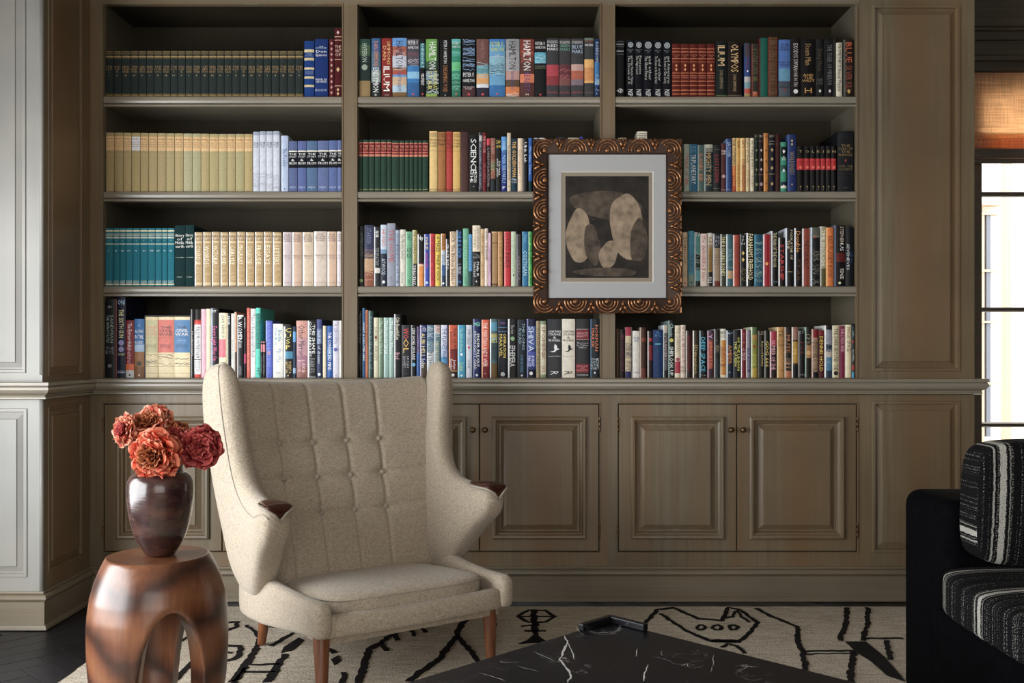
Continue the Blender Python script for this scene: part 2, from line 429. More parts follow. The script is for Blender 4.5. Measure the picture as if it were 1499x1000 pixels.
# ================================================================ BOOKCASE AND CABINETS
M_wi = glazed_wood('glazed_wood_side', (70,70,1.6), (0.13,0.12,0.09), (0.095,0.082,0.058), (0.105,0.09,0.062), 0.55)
DB = 0.33                                # depth of the open bays
ZO = zz(7)                               # top of the openings
SH = [zz(141), zz(280), zz(419)]         # shelf tops
ZB = 0.944
BAYS = [(152, 501), (524, 879), (901, 1254)]
bc = thing('bookcase', 'tall built-in olive glazed bookcase with three open bays of shelves', 'bookcase', (0, 0, 0.944))
stiles = [(XL, xx(152)), (xx(501), xx(524)), (xx(879), xx(901)), (xx(1254), xx(1258))]
for a, c in stiles:
    b = B(); b.box(a, c, 0, 0.022, ZB, ZO)
    if c - a > 0.03: b.box(a+0.006, c-0.006, 0.022, DB, ZB, ZC)
    lo(b, bc).out('stile', M_wv, bc)
b = B(); b.box(XL, xx(1258), 0, 0.022, ZO, ZC); lo(b, bc).out('top_rail', M_wh, bc)
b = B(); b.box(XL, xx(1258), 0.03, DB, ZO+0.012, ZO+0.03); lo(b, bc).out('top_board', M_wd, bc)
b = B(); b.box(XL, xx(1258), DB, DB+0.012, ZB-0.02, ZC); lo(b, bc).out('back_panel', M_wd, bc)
b = B(); b.box(XL, xx(1258), 0.004, DB, ZB-0.03, ZB-0.001); lo(b, bc).out('base_shelf', M_wh, bc)
bead = [(-0.002,0),(-0.001,0.004),(0.003,0.004),(0.004,0.0005),(0.005,-0.010)]
for a, c in BAYS:
    x0, x1 = xx(a), xx(c)
    b = B(); rings_rect(b, Pb, x0-0.004, x1+0.004, ZB-0.001, ZO+0.004, bead, fill=False); lo(b, bc).out('opening_bead', M_wv, bc)
    for xa, xb in ((x0, x0+0.001), (x1-0.001, x1)):
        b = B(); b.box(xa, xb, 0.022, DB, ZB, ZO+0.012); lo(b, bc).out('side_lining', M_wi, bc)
    for z in SH:
        b = B()
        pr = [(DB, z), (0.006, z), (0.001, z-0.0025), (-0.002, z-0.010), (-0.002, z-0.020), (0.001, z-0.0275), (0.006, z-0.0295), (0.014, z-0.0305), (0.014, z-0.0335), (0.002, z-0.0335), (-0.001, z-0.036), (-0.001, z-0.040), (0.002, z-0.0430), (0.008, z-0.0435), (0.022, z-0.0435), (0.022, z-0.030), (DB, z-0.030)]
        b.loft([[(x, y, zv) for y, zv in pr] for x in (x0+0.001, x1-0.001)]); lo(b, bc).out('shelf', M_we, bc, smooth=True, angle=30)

DOORP = [(0,-0.018),(0,-0.001),(0.001,0),(0.050,0),(0.0505,0.010),(0.057,0.015),(0.066,0.014),(0.071,0.005),(0.078,0.001),(0.081,-0.013),(0.089,-0.013),(0.110,-0.001),(0.111,0.003),(0.114,0.003)]
KN = [(0.0065,0.0),(0.0065,0.004),(0.0045,0.008),(0.006,0.013),(0.011,0.016),(0.0125,0.021),(0.0105,0.026),(0.005,0.029),(0.001,0.0295)]
CABS = [((130, 512), 152.5, 325.5, 499, 'left olive wooden cabinet with raised panel doors below the left bay, behind the armchair'),
        ((512, 890), 528, 702.5, 878, 'middle olive wooden cabinet with raised panel doors below the middle bay'),
        ((890, 1258), 905, 1079, 1255, 'right olive wooden cabinet with raised panel doors below the right bay')]
zt, zb_ = zz(591), zz(808)
for (sa, sc), da, dm, dc, lab in CABS:
    X0, X1 = (XL if sa == 130 else xx(sa)), xx(sc)
    cab = thing('base_cabinet', lab, 'cabinet', ((X0+X1)/2, 0.17, 0.0), 0, 'cabinets under the bookcase')
    x0, x1, xm = xx(da), xx(dc), xx(dm)
    b = B(); panel_face(b, Pb, X0, X1, 0.06, 0.90, [(x0, x1, zb_, zt)]); lo(b, cab).out('face_frame', M_wv, cab)
    b = B(); rings_rect(b, Pb, x0-0.006, x1+0.006, zb_-0.006, zt+0.006, [(0,0),(0.001,0.004),(0.004,0.004),(0.005,0),(0.006,-0.02)], fill=False); lo(b, cab).out('opening_bead', M_wv, cab)
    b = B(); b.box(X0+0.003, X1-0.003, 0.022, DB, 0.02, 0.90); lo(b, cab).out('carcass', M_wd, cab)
    for k, (p0, p1) in enumerate([(x0+0.004, xm-0.0024), (xm+0.0024, x1-0.004)]):
        b = B(); rings_rect(b, Pb, p0, p1, zb_+0.004, zt-0.004, DOORP); d = lo(b, cab).out('door', M_wv, cab)
        kx = xm - 0.027 if k == 0 else xm + 0.024
        kz = zz(629)
        b = B(); b.loft([[(kx + r*math.cos(2*math.pi*j/16), -h, kz + r*math.sin(2*math.pi*j/16)) for j in range(16)] for r, h in KN])
        lo(b, cab).out('knob', M_bronze, d, smooth=True)
        hx_ = x0 if k == 0 else x1
        for hy in (621.5, 776.5):
            hz = zz(hy); b = B(); b.lathe([(0.0036,hz-0.032),(0.0042,hz-0.031),(0.0042,hz-0.011),(0.0036,hz-0.0105),(0.0042,hz-0.010),(0.0042,hz+0.010),(0.0036,hz+0.0105),(0.0042,hz+0.011),(0.0042,hz+0.031),(0.0036,hz+0.032)], 10, hx_, -0.004)
            lo(b, cab).out('hinge', M_bronze, d, smooth=True)

# ================================================================ LETTERING (glyphs of the built-in font, cached)
_gl = {}
def glyph(ch):
    if ch not in _gl:
        cu = bpy.data.curves.new('g', 'FONT'); cu.body = ch; cu.size = 1.0; cu.resolution_u = 1; cu.fill_mode = 'BOTH'
        o = bpy.data.objects.new('g', cu); me = bpy.data.meshes.new_from_object(o)
        vs = [(v.co.x, v.co.y) for v in me.vertices]; fs = [tuple(p.vertices) for p in me.polygons]
        if vs: x0 = min(v[0] for v in vs); w = max(v[0] for v in vs) - x0; vs = [(x-x0, y) for x, y in vs]
        else: w = 0.28
        bpy.data.objects.remove(o); bpy.data.curves.remove(cu); bpy.data.meshes.remove(me)
        _gl[ch] = (vs, fs, w + 0.075)
    return _gl[ch]
def text_flat(s):
    V, F, x = [], [], 0.0
    for ch in s:
        if ch == ' ': x += 0.3; continue
        vs, fs, w = glyph(ch); n = len(V)
        V += [(a + x, c) for a, c in vs]; F += [tuple(i+n for i in f) for f in fs]; x += w
    return V, F, max(x - 0.075, 0.01)
CAP = 0.70
def put_text(b, s, u0, u1, v0, v1, y, col, vertical):
    """fit s into the box; vertical text reads from top to bottom"""
    V, F, w = text_flat(s)
    if not V: return
    if vertical:
        su = (u1-u0)/CAP; sv = (v1-v0)/w; sv = min(sv, su*1.5); su = min(su, sv*1.7)
        m = (v0+v1)/2; uc = (u0+u1)/2
        b.add([(uc - CAP*su/2 + c*su, y, m + w*sv/2 - a*sv) for a, c in V], F, col)
    else:
        su = (u1-u0)/w; sv = (v1-v0)/CAP; su = min(su, sv*1.6); sv = min(sv, su*1.9)
        m = (u0+u1)/2; vc = (v0+v1)/2
        b.add([(m - w*su/2 + a*su, y, vc - CAP*sv/2 + c*sv) for a, c in V], F, col)

# ================================================================ BOOKS
YB = 0.013
LIM = [(xx(a)+0.0016, xx(c)-0.0016) for a, c in BAYS]
GAIN = 1.15
ORD = ['','first','second','third','fourth','fifth','sixth','seventh','eighth','ninth','tenth','eleventh','twelfth','thirteenth','fourteenth','fifteenth','sixteenth','seventeenth','eighteenth','nineteenth','twentieth','twenty-first','twenty-second','twenty-third','twenty-fourth','twenty-fifth','twenty-sixth','twenty-seventh','twenty-eighth','twenty-ninth','thirtieth','thirty-first','thirty-second','thirty-third','thirty-fourth','thirty-fifth','thirty-sixth']
def bh(s_):
    c = hx(s_, GAIN); g = 0.3*c[0]+0.6*c[1]+0.1*c[2]
    return tuple(v*0.84+g*0.16 for v in c[:3]) + (1,)
def book(x0p, x1p, top, zb, base, bands, texts, label, group, depth=None, cloth=False, dy=None):
    y = YB + (random.uniform(-0.003, 0.004) if dy is None else dy)
    x0, x1 = xx(x0p, y) + 0.0004, xx(x1p, y) - 0.0004
    lo_, hi_ = [l for l in LIM if l[0]-0.02 < (x0+x1)/2 < l[1]+0.02][0]
    x0, x1 = max(x0, lo_), min(x1, hi_)
    h = zz(top, y) - zb - 0.0003
    w = x1 - x0; d = depth or min(0.25, max(0.13, h*0.66))
    xc = (x0+x1)/2; hw = w/2
    o = thing('book', label, 'book', (xc, y + d/2, zb + 0.0003), 0, group)
    yo = -d/2
    cb = bh(base)
    b = B()
    bt = min(0.0022, w*0.18)
    # spine: rounded, split into horizontal bands of printed colour
    nseg = 6; bul = min(0.0035, w*0.18)
    us = [-hw + w*i/nseg for i in range(nseg+1)]
    yu = [yo + bul*((2*i/nseg-1)**2) for i in range(nseg+1)]
    bnd = []; left = None; right = None
    for q in [q for q in bands.split(',') if q.strip()]:
        t = q.split()
        if t[0] == 'L': left = bh(t[1])
        elif t[0] == 'R': right = bh(t[1])
        else: bnd.append((float(t[0]), float(t[1]), bh(t[2])))
    cuts = sorted({0.0, 1.0, *[q[0] for q in bnd], *[q[1] for q in bnd]})
    for k in range(len(cuts)-1):
        f0, f1 = cuts[k], cuts[k+1]; cm = (f0+f1)/2; c = cb
        for q in bnd:
            if q[0] <= cm <= q[1]: c = q[2]
        for i in range(nseg):
            cc = c
            if left and i == 0: cc = left
            if right and i == nseg-1: cc = right
            b.add([(us[i],yu[i],h*(1-f1)),(us[i+1],yu[i+1],h*(1-f1)),(us[i+1],yu[i+1],h*(1-f0)),(us[i],yu[i],h*(1-f0))], [(0,1,2,3)], cc)
    # back of the spine, top and bottom edges
    for zc in (0, h):
        b.add([(us[i],yu[i],zc) for i in range(nseg+1)] + [(hw,yo+0.006,zc),(-hw,yo+0.006,zc)], [tuple(range(nseg+3))], cb)
    ys = yo + bul
    for s in (-1, 1):
        a, c = (-hw, -hw+bt) if s < 0 else (hw-bt, hw)
        col = left if (s < 0 and left) else (right if (s > 0 and right) else cb)
        b.box(a, c, ys, d/2, 0, h, col)
    b.out('cover', M_cloth if cloth else M_jacket, o)
    pg = B(); pg.box(-hw+bt+0.0001, hw-bt-0.0001, yo+0.0065, d/2-0.004, 0.003, h-0.003); pg.out('pages', M_pages, o)
    if texts.strip():
        tb = B()
        for q in texts.split(';'):
            t = q.strip().split(' ', 4)
            if len(t) < 5: continue
            kind, f0, f1, c, s = t; f0 = float(f0); f1 = float(f1); col = bh(c)
            yt = yo - 0.0004
            m = 0.86
            if kind == 'v':
                parts = s.split('/')
                n = len(parts)
                for i, pt in enumerate(parts):   # several lines side by side, first line to the right
                    uw = w*0.62/n
                    uc = (0.5*(n-1) - i) * (w*0.80/n)
                    put_text(tb, pt, uc-uw/2, uc+uw/2, h*(1-f1), h*(1-f0), yt, col, True)
            elif kind == 'h':
                parts = s.split('/'); n = len(parts)
                for i, pt in enumerate(parts):
                    a = f0 + (f1-f0)*i/n; e = a + (f1-f0)/n*0.78
                    put_text(tb, pt, -hw*m, hw*m, h*(1-e), h*(1-a), yt, col, False)
            elif kind == 'o':     # ornaments: rings or lozenges
                n = int(s[1:] or 1); 
                for i in range(n):
                    f = f0 + (f1-f0)*(i+0.5)/n; r = min(hw*0.7, h*(f1-f0)/n/2*0.85); zc = h*(1-f)
                    if s[0] == 'd': tb.add([(-r*.7,yt,zc),(0,yt,zc-r),(r*.7,yt,zc),(0,yt,zc+r)], [(0,1,2,3)], col)
                    if s[0] == 'r':
                        for k in range(16):
                            a0, a1 = 2*math.pi*k/16, 2*math.pi*(k+1)/16
                            tb.add([(r*math.cos(a0),yt,zc+r*math.sin(a0)),(r*math.cos(a1),yt,zc+r*math.sin(a1)),(r*.75*math.cos(a1),yt,zc+r*.75*math.sin(a1)),(r*.75*math.cos(a0),yt,zc+r*.75*math.sin(a0))], [(0,1,2,3)], col)
                        for k in range(8):
                            a0 = math.pi*k/8
                            p = Vector((-math.sin(a0), math.cos(a0)))*r*.05; e = Vector((math.cos(a0), math.sin(a0)))*r*.75
                            tb.add([(e.x+p.x,yt,zc+e.y+p.y),(e.x-p.x,yt,zc+e.y-p.y),(-e.x-p.x,yt,zc-e.y-p.y),(-e.x+p.x,yt,zc-e.y+p.y)], [(0,1,2,3)], col)
                    if s[0] == 'f':
                        tb.add([(r*math.cos(2*math.pi*k/12),yt,zc+r*math.sin(2*math.pi*k/12)) for k in range(12)], [tuple(range(12))], col)
                    if s[0] == 'b':   # small perched bird
                        P = [(-.9,-.55),(-.2,-.45),(0,-.2),(-.1,.3),(.05,.9),(.45,.55),(.5,.1),(.95,-.1),(.4,-.25),(.2,-.5),(-.1,-.65)]
                        tb.add([(px*hw*.75,yt,zc+pz*hw*.75) for px, pz in P], [(0,1,2,9,10),(2,3,4,5,6),(2,6,7,8,9)], col)
                    if s[0] == 'l':   # rule
                        tb.add([(-hw*.8,yt,zc-.0006),(hw*.8,yt,zc-.0006),(hw*.8,yt,zc+.0006),(-hw*.8,yt,zc+.0006)], [(0,1,2,3)], col)
                    if s[0] == 'w':   # wavy strokes of a painted jacket
                        rr = random.Random(i*7+int(x0p))
                        for q2 in range(5):
                            zz0 = zc + rr.uniform(-1,1)*h*(f1-f0)/n/2; u0 = -hw*.9; pts = []
                            for k in range(7): pts.append((u0 + k*hw*.3, zz0 + rr.uniform(-1,1)*0.006))
                            for k in range(6):
                                (a0,z0),(a1,z1) = pts[k], pts[k+1]
                                tb.add([(a0,yt+.0002,z0-.0007),(a1,yt+.0002,z1-.0007),(a1,yt+.0002,z1+.0007),(a0,yt+.0002,z0+.0007)], [(0,1,2,3)], col)
        if tb.v: tb.out('lettering', M_ink, o)
    return o

def row(data, zb, where, group, side='mid', cloth=False):
    """each line: x0 x1 top depth | colour | bands | lettering | description"""
    lines = [l for l in data.strip().split('\n') if l.strip()]
    n = len(lines)
    for i, l in enumerate(lines):
        f = [q.strip() for q in l.split('|')]
        t = f[0].split(); x0, x1, top = map(float, t[:3]); dep = float(t[3]) if len(t) > 3 else None
        if side == 'mid': pos = (i+1, 'left') if i+1 <= (n+1)//2 else (n-i, 'right')
        elif side == 'left': pos = (i+1, 'left')
        else: pos = (n-i, 'right')
        lab = f'{f[4]}, {ORD[pos[0]]} from {pos[1]}, {where}'
        if len(lab.replace('-', ' ').split()) > 16: print('LONG', lab)
        book(x0, x1, top, zb, f[1], f[2], f[3], lab, group, dep, cloth)

def series(bounds, top, zb, base, bands, texts, desc, where, group, depth=None, cloth=True, gap=0.5, special={}):
    n = len(bounds)-1
    for i in range(n):
        bd, tx, ds = bands, texts, desc
        if callable(base): bc_ = base(i)
        else: bc_ = base
        if callable(texts): tx = texts(i)
        if i in special: bd = special[i].get('bands', bands); ds = special[i].get('desc', desc)
        k = (i+1, 'left') if i < (n+1)//2 else (n-i, 'right')
        tp = top(i) if callable(top) else top
        book(bounds[i]+gap/2, bounds[i+1]-gap/2, tp, zb, bc_, bd, tx, f'{ds}, {ORD[k[0]]} from {k[1]} of its set, {where}', group, depth, cloth, dy=random.uniform(-0.0015, 0.0015))

Z1, Z2, Z3, Z4 = SH[0], SH[1], SH[2], ZB

# ---- left bay, top shelf
series([153.3,166,177.7,191.4,202.9,214.3,225.3,238,249.5,260.6,271.8,282.5,294.3,306,317.5,328.4,340,351.4,363,375,386,397.7,409.5,421,432.4,444.5], 74, Z1,
  '252f2e', '0.02 0.035 974,0.06 0.075 763,0.115 0.14 a85,0.15 0.165 763,0.93 0.95 763,0.96 0.985 974',
  lambda i: f'h 0.33 0.49 974 {["THE","WORKS","SEA","THE","LORD","NIGER","THE","THE"][i%8]}/{["PLAYS","OF","TALES","HEART","JIM","OF THE","ROVER","ARROW"][i%8]}/{["I","II","AND","OTHER","STORY","END","VOL","TALES"][i%8]};h 0.52 0.56 a96 {["I","II","III","IV","V"][i%5]};h 0.075 0.11 763 ooooo',
  'dark green cloth volume with gilt bands', 'top left shelf', 'dark green gilt set on the top left shelf')
row('''
445.7 460.2 60 | 123a7c | 0.15 0.20 cb8,0.30 0.345 cb8,0.47 0.51 cb8,0.63 0.67 cb8,0.78 0.82 cb8 | h 0.215 0.285 89b THE/WORKS;h 0.54 0.6 89b COMPLETE/TALES | navy book with five gilt bars
461 480.4 57 | 14306e | | h 0.12 0.17 cde THE/ADVENTURES;h 0.19 0.31 fff Don/Quixote;h 0.68 0.76 dde MIGUEL DE/CERVANTES;h 0.86 0.91 bcd ECCO | wide navy book with white title lettering
482.2 489.4 57 | 5a1a22 | | o 0.03 0.97 b99 d10 | slim maroon book with silver lozenges
489.9 500.6 41 | 4c1218 | 0.12 0.13 ca8,0.17 0.18 ca8,0.45 0.46 ca8,0.83 0.84 ca8 | h 0.25 0.42 ca9 THE/ART/OF;o 0.5 0.7 ca7 d1;o 0.03 0.1 caa d1;o 0.86 0.98 ca7 d2 | tall maroon leather book with gilt ornaments
''', Z1, 'right end of top left shelf', 'books at the right end of the top left shelf', 'left', True)

# ---- left bay, second shelf
def cream_top(i): return [194,194,194.3,194.5,194.8,195,195,195.2,195.3,195.5,195.6,195.7,196,196,196,196,196][i]
series([155,167.3,180.4,192.5,205.4,217.7,230.4,243.1,255.8,268.5,281.6,294.3,306.4,320.3,332.4,344.8,357.7,370], cream_top, Z2,
  lambda i: ['a69060','a59261','aa9362','a8945f','a89260','a99565','a89566','a79768','a89665','a6a07a','a49f78','ab9866','a79868','a69b6d','a8986a','a59a6c','ac9764'][i],
  '0.055 0.30 d8b078,0.055 0.06 b98d55', 'h 0.09 0.13 8a6030 WORKS;h 0.14 0.25 a5804c mmm/mmm/mmm', 'vellum bound volume with tan label', 'second left shelf', 'vellum set on the second left shelf',
  special={3: dict(bands='0.065 0.30 d5d5dc', desc='vellum bound volume with blank white label')})
series([370.4,380,389.8,399.9,409.6], lambda i: [192.8,192.3,192.3,192][i], Z2, 'c3c9d6', '0.0 0.06 97a0b4', 'h 0.18 0.28 223 THE/HISTORY/OF;o 0.7 0.96 99a w2',
  'tall pale white jacketed book', 'second left shelf', 'pale white jacketed set on the second left shelf', cloth=False)
row('''
412 422.4 198.6 | a9b8d6 | L ccd6ea | v 0.22 0.55 35508a The Poetry; o 0.93 0.97 224 d1 | pale blue book
''', Z2, 'second left shelf', 'books on the second left shelf', 'left')
series([422.6,435.8,449,464.8,481.4,494.2,500.6], lambda i: 206.6-i*0.25, Z2, lambda i: ['56648f','56659a','4f6b8e','5a6996','54679a','5f6ea0'][i],
  '0.19 0.215 eddfd0,0.215 0.53 14161c', 'h 0.24 0.34 ddd THE/STORY;h 0.35 0.48 ddd &/FROM;h 0.9 0.96 b9c3dd PRESS/I', 'periwinkle blue volume with black label', 'second left shelf',
  'periwinkle set on the second left shelf')

# ---- left bay, third shelf
series([154.2,165.4,175.3,184.2,194.6,205.2,216.7,227.3,237.2,245.6,255.6], 334, Z3, '0c6e80',
  '0.035 0.06 d9d2a8,0.095 0.108 d9d2a8,0.125 0.138 cfd3c0,0.155 0.175 cfd3c0,0.265 0.28 cfd3c0,0.955 0.975 d9d2a8',
  lambda i: f'h 0.375 0.41 ddd {["I","II","III","IV","V","VI","VII","IV","V","X"][i]};h 0.9 0.945 cdc YALE/PRESS;o 0.20 0.22 cdc d1', 'teal cloth volume with pale gilt bars', 'third left shelf', 'teal set on the third left shelf')
row('''
256 271.2 330 0.27 | 0e2e30 | | h 0.14 0.38 eed History/of/Middle/earth; h 0.52 0.54 bcb TOLKIEN; h 0.84 0.86 bcb PRESS | left of two blackish green tall books
271.5 284.3 329.5 0.27 | 0e3032 | | h 0.14 0.38 eed History/of/Middle/earth; h 0.52 0.54 bcb TOLKIEN; h 0.84 0.86 bcb PRESS | right of two blackish green tall books
''', Z3, 'third left shelf', 'blackish green pair on the third left shelf', 'left', True)
series([284.5,297,309.6,322.3,334.6,347,359.6,372.8,385.8,398.8,412.6], lambda i: 340-(i%3)*0.3, Z3, 'b2915d', '0.03 0.07 cbb48e,0.10 0.14 cdb790,0.17 0.20 cdb790,0.93 0.97 cdb790,L f0ece6',
  lambda i: f'h 0.05 0.17 7a5a30 LIFE/OF THE;v 0.25 0.6 efe0bf {["COLERIDGE","WORDS","VICTORIA","POEMS AND","CARLYLE","MACAULAY","COLLECTED","FROUDE","ESSAYS","LETTERS"][i]};o 0.62 0.9 cdb88c w1', 'tan and cream striped jacketed book', 'third left shelf', 'tan and cream set on the third left shelf', cloth=False, gap=1.2)
series([414,427.3,442.5,459.3,479,493.2,500.3], lambda i: [340,340,340,338.6,339,339][i], Z3, lambda i: ['c4b3b6','c9a88f','cdb79c','cbb9aa','c9a78c','d8ccd0'][i], 'L efeaf0,0.0 1.0 '.replace('0.0 1.0 ','0.97 0.975 a98'),
  'h 0.04 0.19 665055 THE/SECOND/WORLD/WAR;h 0.42 0.5 866 WINSTON/S C;h 0.92 0.95 866 CASSELL', 'pale pink jacketed history volume', 'third left shelf', 'pale pink set on the third left shelf', cloth=False, gap=1.0)

# ---- left bay, bottom shelf
WL4 = 'bottom left shelf'
sc = thing('slipcase', 'black slipcase holding three cream history volumes on bottom left shelf', 'slipcase', ((xx(211.9)+xx(280))/2, YB+0.10, ZB))
_x0, _x1, _zt = xx(212.0, YB), xx(279.2, YB), zz(462, YB)
b = B(); b.box(_x0, _x0+0.002, YB+0.002, YB+0.19, ZB+0.0005, _zt); b.box(_x1-0.002, _x1, YB+0.002, YB+0.19, ZB+0.0005, _zt)
b.box(_x0+0.002, _x1-0.002, YB+0.002, YB+0.19, _zt-0.0025, _zt); b.box(_x0+0.002, _x1-0.002, YB+0.002, YB+0.19, ZB+0.0005, ZB+0.0022); b.box(_x0+0.002, _x1-0.002, YB+0.187, YB+0.19, ZB+0.002, _zt-0.002)
b.v = [(x-sc.location.x, y-sc.location.y, z-ZB) for x, y, z in b.v]; b.out('shell', simple('black_card', (0.012,0.012,0.014), 0.45), sc)
ROW14 = '''
152.9 168.4 438 0.2 | 16181c | | v 0.2 0.55 9aa SANDMAN/THE ANNOTATED; h 0.6 0.7 889 THE/EYE; h 0.08 0.16 aaa *; h 0.82 0.87 aaa III | black book with silver slanted lettering
168.7 171.4 438 0.2 | 6e3a36 | | | very thin dull red book
171.9 183.9 435.2 0.24 | 141c34 | 0.92 0.93 89b | h 0.03 0.11 9fc4e8 ONI; v 0.15 0.5 e8dca0 THE SIXTH GUN; o 0.52 0.68 8c86c0 f2; h 0.69 0.72 eda CULLEN/BUNN; h 0.9 0.95 99b BUNN | tall navy book with cream lettering and lilac emblem
184.2 196.5 469 | 7e1620 | 0.75 0.86 d8622c,0.86 1.0 bcbcbc | v 0.05 0.5 d9c8cc The Extraordinary; v 0.42 0.74 d9a0a8 Adventures; o 0.92 0.96 223 f1 | maroon book with orange and grey foot
196.9 211.4 467 | 2f6fae | 0.43 0.55 9fc0e0,0.55 0.8 9a6a3c,0.8 1.0 7d5430 | h 0.1 0.14 fff *; h 0.17 0.45 f4f4ff ALONG/IN THE/BLAZED; h 0.46 0.52 ccd WORLD; o 0.7 0.8 321 f1; o 0.93 0.96 dcb f1 | blue and brown book with white title
213 231.2 463.8 | e0cda0 | 0.05 0.58 c8c090,0.8 0.805 8a7a50,0.91 0.915 8a7a50 | h 0.15 0.32 d89080 THE/CIVIL/WAR; h 0.33 0.345 987 A NARRATIVE; h 0.38 0.41 987 *; h 0.45 0.51 765 SHELBY/FOOTE; o 0.6 0.78 332 w1 | cream volume with olive panel in black slipcase
231.4 254.9 463.8 | e3cfa2 | 0.05 0.58 dc6f62,0.8 0.805 8a7a50,0.91 0.915 8a7a50 | h 0.15 0.32 3a2c3c THE/CIVIL/WAR; h 0.33 0.345 633 A NARRATIVE; h 0.38 0.41 533 * *; h 0.45 0.51 433 SHELBY/FOOTE; o 0.6 0.78 532 w1 | cream volume with salmon panel in black slipcase
255.1 278.2 463.8 | e3cfa2 | 0.05 0.58 4d7fb0,0.8 0.805 8a7a50,0.91 0.915 8a7a50 | h 0.15 0.2 223 THE; h 0.20 0.32 f4d8cc CIVIL/WAR; h 0.33 0.345 124 A NARRATIVE; h 0.38 0.41 eee * * *; h 0.45 0.51 124 SHELBY/FOOTE; o 0.6 0.78 332 w1 | cream volume with blue panel in black slipcase
279.9 284.4 453 | 17171a | L d8d8d8 | v 0.1 0.9 999 PROFESSIONAL | thin black book with white edge
284.6 294.2 453 | e8e4e6 | 0.0 0.15 17100f,0.15 0.18 c03028,0.72 0.73 111,0.94 1.0 d03a30,0.18 0.22 d8453c | v 0.25 0.7 334 TALES FROM THE FARM; v 0.75 0.9 99a ESSEX | white book with black top and red foot
294.4 302 452.5 | e6b4c4 | | | pale pink book
302.2 309 452 | eeddbc | | | plain cream book
309.4 320.4 451 0.23 | 17161c | L b8cbe6 | h 0.03 0.07 fff IT; v 0.26 0.75 e8409c Every Light Was On | black book with magenta lettering
320.7 333 458 | eadcb8 | 0.40 0.68 dd7080,R d5c79d | v 0.04 0.38 222 ESSAYS  A BOOK OF; v 0.75 0.9 655 PRESS | cream book with pink block
333.4 338 459 | 1a1a1c | L dddddd | v 0.02 0.2 eee NOIR | thin black book with white edge and short title
338.3 343.2 459 | e6e2da | | v 0.4 0.7 688 short stories | thin white book
343.5 347.2 457 | c99a78 | L eee6dd,0.6 1.0 54423c | | thin tan and white book
347.4 356.8 461 | 17181b | 0.0 0.03 ddd,L c8c8c8 | v 0.02 0.42 f4f4f4 A WOMEN; v 0.43 0.52 ccc TALES; v 0.8 0.95 889 DIFFERENT | black book with bold white lettering
357 360.6 463 | 31202e | 0.6 0.76 c04470 | v 0.02 0.2 ddd WORLD | thin dark purple book with pink patch
361.5 366.8 450.8 | cf5a48 | | v 0.05 0.9 e89080 THE MUSIC OF THE DARK NIGHT | tall thin coral red book
367 374.5 452 | e4e4e6 | | v 0.08 0.7 445 Tales of the unexpected in Book | tall white book with dark thin lettering
374.7 381.6 450.8 0.25 | 49cdb8 | 0.08 0.58 2a9a8c | v 0.08 0.58 0c2020 BEAUTIFUL OF BOOKS BOX; v 0.85 0.95 123 MIT | tall turquoise book
381.8 384.8 500 | 1c1c20 | 0.0 0.28 d9808c,0.03 0.08 222 | v 0.35 0.9 888 SHORT NOVELS | short black booklet with pink top
385 388.6 500 | 1c1c20 | 0.0 0.28 d9808c,0.03 0.08 222 | v 0.35 0.9 888 SHORT NOVELS | second short black booklet with pink top
389.2 398.9 469.5 | 5468c8 | L 9aa8e6 | v 0.05 0.8 7f90e4 ILLUSION PURE INTENTIONS; o 0.52 0.6 c6a0d0 f1; h 0.93 0.96 112 A | periwinkle blue paperback
400 414.3 474 | e9e4dc | | v 0.06 0.38 1f8fae Exile/The Rid; v 0.45 0.7 9ac TRUTH; h 0.88 0.95 111 YO/U | wide white book with teal lettering
415.4 429 478 | 131519 | 0.48 0.62 3c87a8,L dfe4ea | h 0.03 0.46 e6d24c C/U/S/P; v 0.68 0.9 c0a050 ROBERT A/METZGER; o 0.92 0.97 da5 d1 | black book with stacked yellow CUSP letters
429.2 433.7 478 | 1d3550 | 0.1 0.3 5ba0d8,0.8 0.9 88a8c8 | | thin blue and black paperback
434 449.9 469.5 | b98990 | 0.0 0.3 c98f80,0.6 0.8 99687c,0.8 1.0 8c5850 | v 0.08 0.6 2c1c24 Other Mirror; v 0.68 0.9 e0b8b8 LAKE/BOOK | wide mauve pink book with dark lettering
450.6 463.6 469.5 | 1a1a1c | L e2e2e2 | v 0.02 0.62 e6f0ea THIS SHAPE/GODS AND LIES; v 0.65 0.9 888 FABLES; h 0.96 0.99 ddd PRESS | black book with blocky white lettering
463.9 471.6 467.5 0.24 | 2b3658 | 0.0 0.16 3c4a80,0.16 0.42 6478a0 | v 0.2 0.75 c0c8d8 half life of dreams; o 0.9 0.96 cdd f1 | slate blue and navy book
472.9 478 477 | dcccae | | | short cream book
479 487.2 477 | 1d57a4 | 0.4 0.6 3c78b8 | v 0.12 0.85 e8eef4 THE CONVERTED MIND | short royal blue book with white lettering
487.6 496.3 469.5 | c8c6d6 | | v 0.05 0.4 7a7aa0 A CROWN; o 0.46 0.54 5a58a8 f1; h 0.93 0.96 224 d | pale lavender book
496.8 500.4 469.5 | e8e4e2 | | v 0.1 0.5 876 mathematics | thin white book
'''
row(ROW14, Z4, WL4, 'books on the bottom left shelf')

